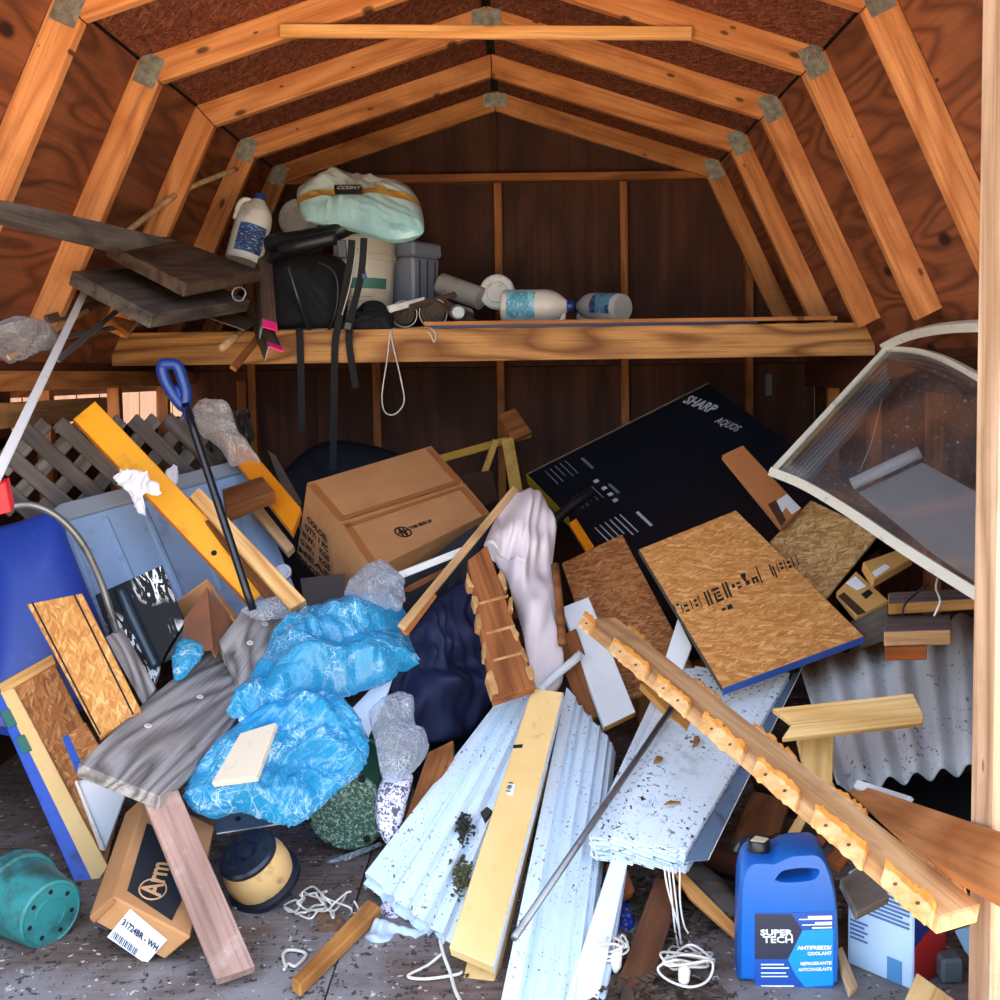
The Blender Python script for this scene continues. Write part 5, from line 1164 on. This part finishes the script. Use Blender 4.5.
# tan brackets and blocks
M_tanm = plain('tan_painted_metal', '#c79a5a', .45, dirt=('#8a5a2c', .2, 20))
bk = tag(slab('tan_channel', [(863, 562, 3.12), (907, 546, 3.2), (914, 557, 3.15), (874, 580)], .03, M_tanm), 'tan channel scrap with white paint below the glass hood', 'channel')
patch('white_paint', bk, [(872, 572), (885, 564), (890, 567), (876, 577)], M_whiteb)
bk = tag(slab('tan_plate', [(836, 592, 3.16), (856, 571, 3.24), (888, 600, 3.1), (856, 617)], .02, M_tanm), 'tan plate with a dark slot and white paint beside the golden osb panels', 'plate')
patch('slot', bk, [(861, 594), (869, 589), (873, 593), (866, 599)], M_gap); patch('white_paint', bk, [(846, 583), (855, 576), (866, 586), (857, 590)], M_whiteb); patch('dark_groove', bk, [(838, 596), (844, 592), (866, 612), (858, 615)], plain('dark_brown_groove', '#3a2214', .9))
tag(slab('grey_wood_scrap', [(848, 622, 3.05), (888, 605, 3.1), (888, 632, 3.0), (862, 641)], .03, M_oldgrey), 'dark grey wood scrap between tan plate and stacked blocks', 'wood scrap')
M_blockt = wood('block_wood', '#cfa070', '#9a6a42', knots=.3, dirt=('#6a5a50', .3, 9))
M_greytop = wood('block_grey_top', '#80706a', '#55484a', knots=.2, bump=.4)
def block2(nm, top, front, th, lab, mt=None, mf=None):
    """block seen from above and in front: top quad (px, d) and front edge height in pixels"""
    A, B, C2, D2 = [U(*p) for p in top]
    t = thing(nm, (A + B) / 2, lab, 'wood block', 'wood blocks on the corrugated sheet')
    dn = U(front[0], front[1], top[0][2]) - A; up = (B - A).cross(D2 - A).normalized(); up = up if up.z > 0 else -up
    hull_box('block', [A, B, C2, D2, A + dn, B + dn, C2 + dn, D2 + dn], mf or M_blockt, t, .003)
    prism('weathered_face', [p + up * .001 for p in (A.lerp(C2, .01), B.lerp(D2, .01), C2.lerp(A, .01), D2.lerp(B, .01))], -up * .002, mt or M_greytop, t, B - A, 0)
    return t
block2('wood_block', ((888, 604, 2.86), (985, 598, 2.86), (985, 588, 3.0), (888, 593, 3.0)), (888, 615), .03, 'long wood block with a grey top, uppermost of the stacked blocks', mf=wood('blk_a', '#c89454', '#98662f', knots=.3))
block2('wood_block', ((884, 632, 2.74), (951, 630, 2.74), (950, 614, 2.9), (887, 616, 2.9)), (884, 647), .03, 'middle wood block with bright front and grey top')
block2('wood_block', ((885, 648, 2.72), (927, 647, 2.72), (927, 640, 2.82), (886, 641, 2.82)), (885, 661), .03, 'short orange wood block at the bottom of the stacked blocks', mt=M_rust, mf=wood('blk_c', '#b5622a', '#7d3c16', knots=.5))
tag(tube('black_wire', [U(903, 616, 2.78), U(904, 606, 2.78), U(914, 595, 2.8), U(928, 584, 2.9)], .0028, M_black, seg=6), 'black wire hanging over the stacked wood blocks', 'wire')
tag(tube('white_wire', [U(934, 616, 2.78), U(940, 601, 2.78), U(936, 588, 2.85), U(939, 573, 2.95)], .0028, M_string, seg=6), 'white wire hanging over the stacked wood blocks', 'wire')
# corrugated sheet
TL, TRt, BR, BL = U(797, 662, 3.16), U(1010, 606, 3.12), U(1010, 764, 2.62), U(838, 790, 2.64)
nn = (TRt - TL).cross(BL - TL).normalized(); nn = nn if nn.dot(CAMPOS - TL) > 0 else -nn
bm = bmesh.new(); R_ = []
for j in range(5):
    row = []
    for i in range(97):
        u = i / 96; p = TL.lerp(TRt, u).lerp(BL.lerp(BR, u), j / 4) + nn * (math.cos(u * 2 * math.pi * 6.5) * .017)
        row.append(bm.verts.new(p))
    R_.append(row)
for A, B in zip(R_, R_[1:]):
    for i in range(96): bm.faces.new((A[i], A[i + 1], B[i + 1], B[i]))
cs = mesh_obj('corrugated_sheet', bm, plain('grey_fibreglass', '#c3c5c7', .5, specks=('#3a3230', 75, .06), dirt=('#8e9298', .25, 6)), smooth=True)
md = cs.modifiers.new('thick', 'SOLIDIFY'); md.thickness = .004
tag(cs, 'grey corrugated sheet sprinkled with dirt beside the door post', 'corrugated sheet')
# split board
M_split = wood('fresh_split_pine', '#ecc98c', '#c99a54', knots=.1)
tag(slab('split_board', [(772, 708, 2.62), (913, 693, 2.60), (924, 715, 2.55), (923, 722), (782, 738), (792, 723)], .02, M_split), 'fresh yellow board with split ends lying on the corrugated sheet', 'board')
tag(slab('pine_offcut', [(797, 738, 2.64), (834, 735, 2.64), (832, 800, 2.5), (806, 778)], .02, M_split, grain=(1, 2)), 'yellow pine offcut below the split board', 'offcut')
tag(slab('white_offcut', [(857, 779, 2.49), (911, 796, 2.28), (903, 804, 2.28), (853, 787)], .012, M_whiteb), 'white strip lying on the brown board by the door post', 'strip')
tag(slab('brown_board', [(849, 792, 2.52), (856, 783, 2.54), (1015, 836, 1.585), (1015, 906), (936, 863), (902, 840)], .036, wood('orange_brown_board', '#c58550', '#96592c', knots=.6, gs=.7), grain=(1, 2)), 'orange brown board sloping past the door post', 'board')
# torn beam
sA, sB, sC = U(585, 618, 3.12), U(597, 612, 3.20), U(584, 627, 3.09)
eA, eB, eC = U(941, 916, 1.645), U(980, 905, 1.69), U(937, 933, 1.62)
tb = thing('torn_beam', eC, 'long heavy beam with torn nailed chunks sloping over the siding to the doorway', 'beam')
M_tb = wood('torn_beam_wood', '#e8bd88', '#b98049', knots=.2, gs=.8, dirt=('#6b4a30', .2, 5))
sW = (eB - eA) * 1.05; sH = (eC - eA) * 1.15
S = U(586, 619, 2.86)
hull_box('core', [S, eA, eA + sW, S + sW, S + sH, eA + sH, eA + sW + sH, S + sW + sH], M_tb, tb, .003)
nF = (eA - S).cross(sH).normalized(); nF = nF if nF.dot(CAMPOS - S) > 0 else -nF
nT = (eA - S).cross(sW).normalized(); nT = nT if nT.z > 0 else -nT
dl_ = (eA - S)
M_torno = plain('orange_torn_fibre', '#dc9440', .85, var=('#c07a2c', 30), bump=.9, bs=60)
def torn(u0, u1, side, nails=2):
    """ragged strip of nailed wood still on the beam between u0 and u1 of its length"""
    r2 = random.Random(int(u0 * 1000) + 5); m = 15
    if side == 'front': base, dn, out = S, sH, nF
    else: base, dn, out = S + sW, sH, -nF
    top, bot, rag = [], [], []
    for i in range(m):
        u = u0 + (u1 - u0) * i / (m - 1) + (r2.uniform(-.003, .003) if 0 < i < m - 1 else 0)
        e_ = -.004 if i in (0, m - 1) else 0
        top.append(base + dl_ * u - dn.normalized() * (r2.uniform(-.001, .006) + e_) + out * .001)
        bot.append(base + dl_ * u + dn * (r2.uniform(.86, 1.12) + e_ * 6) + out * .001)
        rag.append(base + dl_ * u - dn.normalized() * r2.uniform(.004, .016) + out * .002)
    o = prism('torn_chunk', top + bot[::-1], out * .013, M_torn, tb, dl_, .0015)
    prism('torn_fibre', rag + [p + dn * .14 for p in top[::-1]], out * .016, M_torno, o, dl_, .001)
    for k in range(nails if side == 'front' else 0):
        u = u0 + (u1 - u0) * (k + .6) / (nails + .2)
        lathe('nail_hole', [(.0038, 0), (.0038, .001), (.001, .001)], M_brown, o, axis_frame(base + dl_ * u + dn * .5 + out * .0138, out), 8)
for (u0, u1) in ((.135, .275), (.31, .42), (.465, .585), (.62, .725), (.762, .868), (.905, .992)): torn(u0, u1, 'front')
for (u0, u1) in ((.05, .12), (.31, .40), (.50, .62), (.70, .78), (.90, .97)): torn(u0, u1, 'back')
torn(.0, .05, 'front', 1)
tag(slab('thin_tan_strip', [(640, 683, 2.92), (648, 682, 2.93), (701, 731, 2.76), (696, 741)], .02, wood('tan_strip_b', '#c58f4a', '#94642c', knots=0), grain=(1, 2)), 'tan strip end under the torn beam on the siding', 'strip')
# things in the hollow under the beam
tag(slab('brown_plank', [(600, 1030, 1.97), (656, 876, 2.38), (680, 886, 2.36), (670, 925), (638, 1030)], .025, wood('dark_red_plank', '#74482e', '#4a2a1a', knots=.3), grain=(0, 1)), 'dark reddish plank standing below the siding bundle ends', 'plank')
tag(slab('rust_offcut', [(607, 863, 2.42), (622, 852, 2.46), (635, 890, 2.36), (612, 903)], .02, M_rust, grain=(1, 2)), 'rusty orange wood offcut under the siding bundle', 'offcut')
tag(crumple('blue_packet', [(604, 935, 2.34), (620, 898, 2.4), (634, 915, 2.36), (628, 940), (612, 945)], plain('blue_foil', '#2440a0', .25), bulge=.015, amp=.012, freq=16, rings=10, seg=32), 'shiny dark blue packet behind the reddish plank', 'packet')
tag(tube('grey_log', [U(684, 868, 2.46), U(712, 890, 2.42), U(738, 922, 2.36)], .034, M_oldgrey, seg=12, n=4), 'grey weathered log end under the siding bundle', 'log')
tag(tube('grey_pvc_pipe', [U(640, 948, 2.34), U(672, 925, 2.42), U(702, 905, 2.5)], .026, plain('grey_pvc', '#7c8494', .4), seg=16, n=2), 'grey plastic pipe end behind the hanging strings', 'pipe')
tag(slab('tan_stick', [(668, 862, 2.36), (674, 862, 2.36), (742, 930, 2.24), (738, 940), (690, 897)], .015, wood('stick_tan', '#c48a4c', '#8e5a2a', knots=0), grain=(1, 2)), 'bent tan stick reaching behind the blue coolant jug', 'stick')
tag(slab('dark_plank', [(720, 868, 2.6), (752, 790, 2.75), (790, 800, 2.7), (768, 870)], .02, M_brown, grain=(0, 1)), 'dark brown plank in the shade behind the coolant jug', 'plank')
tag(slab('pine_stick', [(776, 852, 2.28), (800, 812, 2.36), (808, 818, 2.35), (790, 853)], .02, M_split, grain=(0, 1)), 'yellow pine stick behind the coolant jug cap', 'stick')
tag(slab('old_stick', [(800, 850, 2.3), (822, 828, 2.36), (830, 836, 2.34), (815, 858)], .02, M_brown, grain=(0, 1)), 'short brown stick behind the coolant jug handle', 'stick')
tag(slab('old_stick', [(825, 858, 2.24), (850, 835, 2.3), (860, 845, 2.28), (842, 868)], .02, M_stud, grain=(0, 1)), 'short orange stick beside the coolant jug shoulder', 'stick')
tag(slab('grey_wood_offcut', [(840, 879, 2.08), (864, 864, 2.12), (890, 896, 2.04), (857, 913)], .02, M_oldgrey, grain=(0, 1)), 'weathered grey wood offcut leaning on the metal can', 'offcut')
tag(slab('pale_stick', [(836, 950, 2.16), (842, 945, 2.18), (858, 985, 2.06), (850, 992)], .015, M_pinew, grain=(1, 2)), 'pale stick end between the coolant jug and the metal can', 'stick')
tag(slab('splintered_block', [(900, 1010, 1.95), (917, 972, 2.02), (962, 1004, 1.95), (965, 1020)], .04, M_split), 'splintered pine block in front of the metal can', 'wood block')
tag(slab('dark_cross_plank', [(745, 760, 2.75), (800, 790, 2.7), (860, 800, 2.6), (850, 835), (760, 810)], .02, M_dark), 'dark filler plank added to darken the hollow under the torn beam', 'plank')  # added filler, its dark wood stands in for shade in the hollow
tag(slab('brown_cross_plank', [(690, 830, 2.62), (880, 900, 2.5), (880, 930, 2.45), (690, 860)], .02, M_dark), 'dark filler plank added to darken the gap behind the coolant jug', 'plank')  # second added filler, keeps the gap behind the jug dark
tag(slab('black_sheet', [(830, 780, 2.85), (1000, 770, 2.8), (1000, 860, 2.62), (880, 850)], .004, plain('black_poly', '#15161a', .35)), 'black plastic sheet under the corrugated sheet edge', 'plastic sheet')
# strings and cords hanging from the bundle
for k, pts in enumerate((((664, 866), (668, 890), (678, 925), (682, 950), (676, 958)), ((668, 866), (672, 900), (675, 930), (680, 955)), ((672, 866), (677, 910), (681, 945)), ((680, 867), (680, 900), (684, 925), (690, 938), (684, 952)))):
    tag(tube('hanging_string', [U(x, y, 2.27 - .03 * (i / len(pts))) for i, (x, y) in enumerate(pts)], .0022, M_string, seg=6), 'white string hanging from the siding bundle end', 'string', 'strings hanging from the siding bundle')
cord('white_cable', tangle(688, 958, 28, 14, 26, 5, .08) + [(680, 965, .05), (668, 958, .06), (690, 955, .07), (712, 962, .06), (708, 980, .04), (690, 987, .04), (668, 980, .04), (658, 968, .05), (676, 960, .07), (700, 965, .05)], .0026, M_string, 'tangled white light cable beside the blue coolant jug', 'cable')
cord('white_cable', tangle(612, 945, 18, 11, 18, 8, .08) + [(622, 935, .06), (628, 950, .05), (612, 957, .05), (596, 950, .06), (604, 944, .07), (620, 946, .07), (618, 958, .05), (600, 962, .04)], .0026, M_string, 'coiled white cable between the trim board and the reddish plank', 'cable')
for (x, y, z, lab) in ((684, 976, .05, 'white plug at the end of the tangled cable'), (616, 962, .04, 'white plug on the coiled cable beside the trim')):
    c = FZ(x, y, z); tag(lathe('cable_plug', [(.004, -.02), (.011, -.008), (.012, .01), (.007, .022), (.004, .024)], M_white, None, axis_frame(c, V((.1, .3, 1))), 14), lab, 'plug')
# coolant jug
d0 = 2.10; org = U(789, 1000, d0); org.z = 0
jf = V((-.10, -1, 0)).normalized(); jx = V((-jf.y, jf.x, 0)); jx = jx if jx.x > 0 else -jx
jpl = (org, jf)
def J(x, y): return UP(x, y, jpl)
outl = [(738, 1012), (738, 990), (738.5, 940), (739.5, 895), (741, 878), (745, 867), (751, 862), (762, 861), (773, 862), (783, 857.5), (794, 853.5), (808, 852.5), (820, 853), (828, 862), (834, 880), (838, 900), (840, 930), (840.5, 970), (840.5, 1012)]
hole = [(778, 879.5), (784, 872), (796, 869.3), (808, 869), (815.5, 870), (816.5, 874), (812, 879), (800, 881), (786, 881.5)]
M_jug = plain('blue_jug_plastic', '#125cb4', .28, var=('#1566c2', 3))
jg = thing('coolant_jug', org + V((0, .05, 0)), 'blue plastic antifreeze coolant jug with black cap standing on the floor', 'jug')
def jl(pts): return [J(x, y) for x, y in pts]
O = smooth_path(jl(outl), 2); H = smooth_path(jl(hole + [hole[0]]), 3)[:-1]
oc_ = sum(O, V()) / len(O); hc = sum(H, V()) / len(H)
for p in O: p.z = max(p.z, 0.0)
bm = bmesh.new(); layers = []
for (dep, ins, hin) in ((0.0, .93, 1.16), (.010, .975, 1.05), (.025, 1, 1), (.085, 1, 1), (.10, .975, 1.05), (.11, .93, 1.16)):
    lo_ = [bm.verts.new(oc_ + (p - oc_) * ins - jf * dep) for p in O]; lh = [bm.verts.new(hc + (p - hc) * hin - jf * dep) for p in H]
    layers.append((lo_, lh))
for (a_, b_) in zip(layers, layers[1:]):
    for q in (0, 1):
        n = len(a_[q])
        for i in range(n): bm.faces.new((a_[q][i], a_[q][(i + 1) % n], b_[q][(i + 1) % n], b_[q][i]))
for L_ in (layers[0], layers[-1]):
    es = []
    for ring in L_:
        for i in range(len(ring)):
            e_ = bm.edges.get((ring[i], ring[(i + 1) % len(ring)])); es.append(e_)
    bmesh.ops.triangle_fill(bm, edges=es, use_beauty=True)
jb = mesh_obj('body', bm, M_jug, jg, smooth=True); m_ = jb.modifiers.new('split', 'EDGE_SPLIT'); m_.split_angle = math.radians(50)
cb = J(762, 863) - jf * .055; lathe('cap', [(.021, -.004), (.023, 0), (.023, .022), (.02, .026), (.001, .026)], M_black, jg, axis_frame(cb, V((0, 0, 1))), 24)
jq = (org + jf * .0012, jf)
def jp(nm, pts, mat, off=0): return prism(nm, [UP(x, y, (org + jf * (.0012 + off), jf)) for x, y in pts], -jf * .0008, mat, jlab if nm != 'label' else jg, None, 0)
jlab = jp('label', [(754.5, 913), (833.5, 912), (833.5, 996), (755, 997)], plain('label_blue', '#1d50a8', .4))
jp('label_hexagon', [(755, 914), (792, 914.5), (802, 929.5), (788, 959), (755, 959)], plain('label_charcoal', '#2b3044', .45), .0006)
jp('label_hexagon', [(788, 960), (803, 930.5), (833.3, 929), (833.3, 985), (805, 987), (796, 976)], plain('label_cyan', '#1b95dc', .35), .0006)
M_jw = plain('label_white', '#eef2f6', .5)
def jt(tx, a_, b_, sz, **kw):
    q = (org + jf * .0032, jf); p0_, p1_ = UP(*a_, q), UP(*b_, q); lettering('lettering', tx, jlab, p0_, p1_ - p0_, jf, sz, M_jw, width=(p1_ - p0_).length, **kw)
jt('SUPER', (760.5, 935), (793, 935), .016, bold=.0006); jt('TECH', (763, 942.5), (793, 942.5), .0185, bold=.0004)
jt('ANTIFREEZE/', (797.5, 949.5), (832, 949), .0105, bold=.0004); jt('COOLANT', (807.5, 955), (832, 954.5), .0095, bold=.0004)
jt('REFRIGERANTE/', (800.5, 965), (832, 964), .0088, bold=.0003); jt('ANTICONGELANTE', (798.5, 971), (832, 970), .0088, bold=.0003)
for (a_, b_, w_) in (((808, 917.5), (832, 917), 3), ((799, 919.5), (832, 919), 1), ((815, 923), (832, 922.5), 2), ((802, 925), (832, 924.5), 1), ((812, 928), (832, 927.5), 1.4), ((761, 964.5), (784, 964.5), 1.4), ((761, 968), (789, 968), 1.4), ((761, 973), (786, 973), 1.2), ((761, 976.5), (788, 976.5), 1.2), ((761, 986), (794, 986), 1.4), ((761, 991), (797, 991), 1.2), ((817, 990), (831, 989.5), 1.2), ((810, 993.5), (831, 993), 1.4)):
    q = (org + jf * .0030, jf); beam('print_line', UP(*a_, q), UP(*b_, q), w_ * .0019, .0006, M_jw, jlab, jf, 0)
tag(prism('torn_label_scrap', [cb + V((x_s, y_s, .0275)) for x_s, y_s in ((-.02, -.012), (.006, -.022), (.02, -.004), (-.004, .012))], V((0, 0, -.0012)), plain('cream_scrap', '#d8cdb0', .7)), 'cream paper scrap on the coolant jug cap', 'scrap')
tag(tube('black_hose', [U(736, 852, 2.3), U(742, 842, 2.3), U(752, 840, 2.28), U(770, 841, 2.26), U(778, 838, 2.3)], .011, M_black, seg=10), 'black hose curving behind the coolant jug cap', 'hose')
# metal can
Kc, Lc, Rc = UZ(913, 991, 0), UZ(847, 963, 0), UZ(945, 970, 0)
mc = thing('metal_can', Kc, 'rectangular metal can with pale blue printed face and red and navy side', 'can')
zz = V((0, 0, .195)); back_ = Lc + Rc - Kc
M_canf = plain('pale_blue_can', '#b5d2ee', .4)
hull_box('body', [Lc, Kc, Kc + zz, Lc + zz, back_, Rc, Rc + zz, back_ + zz], M_canf, mc, .003)
nl = (Kc - Lc).cross(zz).normalized(); nl = nl if nl.dot(CAMPOS - Kc) > 0 else -nl
nr = (Rc - Kc).cross(zz).normalized(); nr = nr if nr.dot(CAMPOS - Kc) > 0 else -nr
def cq(A, B, n_, u0, u1, z0, z1, mat, nm, off=.0015, pts=None):
    pts = pts or [(u0, z0), (u1, z0), (u1, z1), (u0, z1)]
    return prism(nm, [A.lerp(B, u) + V((0, 0, z)) + n_ * off for u, z in pts], -n_ * .0012, mat, mc, B - A, 0)
cq(Kc, Rc, nr, .02, .98, .005, .19, plain('can_navy', '#23308a', .35), 'navy_side')
cq(Kc, Rc, nr, 0, 0, 0, 0, plain('can_red', '#c4241e', .35), 'red_panel', .0022, [(.02, .005), (.98, .005), (.98, .11), (.62, .115), (.02, .085)])
M_prt = plain('can_print', '#4a6ea8', .5)
for k in range(8):
    cq(Lc, Kc, nl, .06, .94 - .1 * (k % 3 == 2), .12 + k * .0085, .1245 + k * .0085, M_prt, 'print_line')
for k in range(5): cq(Lc, Kc, nl, .05, .32 - .05 * (k % 2), .058 + k * .009, .062 + k * .009, M_prt, 'print_line')
cq(Lc, Kc, nl, .62, .84, .002, .05, plain('torn_label_blue', '#4a86b8', .5), 'torn_label')
tag(slab('blue_scrap', [(955, 930, 2.15), (972, 925, 2.15), (972, 958, 2.12), (966, 952)], .01, plain('pale_blue_scrap', '#88b4d4', .5, dirt=('#4a6c88', .3, 20))), 'pale blue scrap between the metal can and the door post', 'scrap')
tag(box('small_cup', (0, 0, 0), (.045, .045, .05), plain('frosted_cup', '#5c6a70', .3), mw=Matrix.Translation(UZ(942, 985, 0)), bev=.006), 'small frosted grey cup beside the metal can', 'cup')
# chips and dirt on the floor
def litter(name, n, region, zr, mats, label, seed, size=(.004, .02)):
    r_ = random.Random(seed); bm = bmesh.new()
    for i in range(n):
        px, py = r_.uniform(region[0], region[2]), r_.uniform(region[1], region[3])
        p = UZ(px, py, r_.uniform(*zr) ** 1)
        if p.y > 5.3 or p.y < YF - .05 or (p.x > .38 and p.y < 2.3): continue
        L_ = r_.uniform(*size) * (r_.random() ** 1.5 + .3); W = L_ * r_.uniform(.12, .6)
        m_ = Matrix.Translation(p + V((0, 0, .002))) @ Matrix.Rotation(r_.uniform(0, 6.28), 4, 'Z') @ Matrix.Rotation(r_.uniform(-.3, .3), 4, 'X') @ Matrix.Diagonal((L_, W, .002, 1))
        bmesh.ops.create_cube(bm, size=1, matrix=m_)
    o = mesh_obj(name, bm, mats); o['kind'] = 'stuff'; o['label'] = label; o['category'] = 'debris'
    return o
litter('wood_chips', 330, (0, 880, 560, 1000), (0, .003), plain('dark_chip', '#2a2320', .9, var=('#574638', 12)), 'dark wood chips and dirt scattered on the floor', 11, (.003, .014))
litter('pale_chips', 90, (0, 880, 560, 1000), (0, .004), plain('pale_chip', '#c9c0b2', .8, var=('#9a8a74', 15)), 'pale plaster and paper bits scattered on the floor', 12, (.003, .012))
litter('leaf_litter', 1500, (590, 880, 972, 1010), (0, .03), plain('leaf_litter', '#5b4938', .95, var=('#2f251d', 20)), 'brown twigs and leaf litter in the hollow under the beam', 13, (.008, .05))

for (x, y, dx, dy_, lab) in ((672, 803, 9, 2, 'curled brown dry leaf lying on the siding bundle'), (658, 760, 5, 4, 'small dark dry leaf on the siding bundle under the beam'), (696, 742, 4, 6, 'dry leaf on the siding bundle beside the torn beam')):
    pl = PLN[s3[0]]; q = (pl[0] + pl[1] * .02, pl[1])
    tag(crumple('dry_leaf', [(x - dx, y + dy_), (x - dx * .3, y - dy_), (x + dx, y - dy_ * .6), (x + dx * .5, y + dy_ * .5)], plain('dry_leaf_brown', '#8a6238', .85), bulge=.003, amp=.004, freq=30, rings=8, seg=24, pl=q), lab, 'leaf', 'dry leaves on the siding bundle')
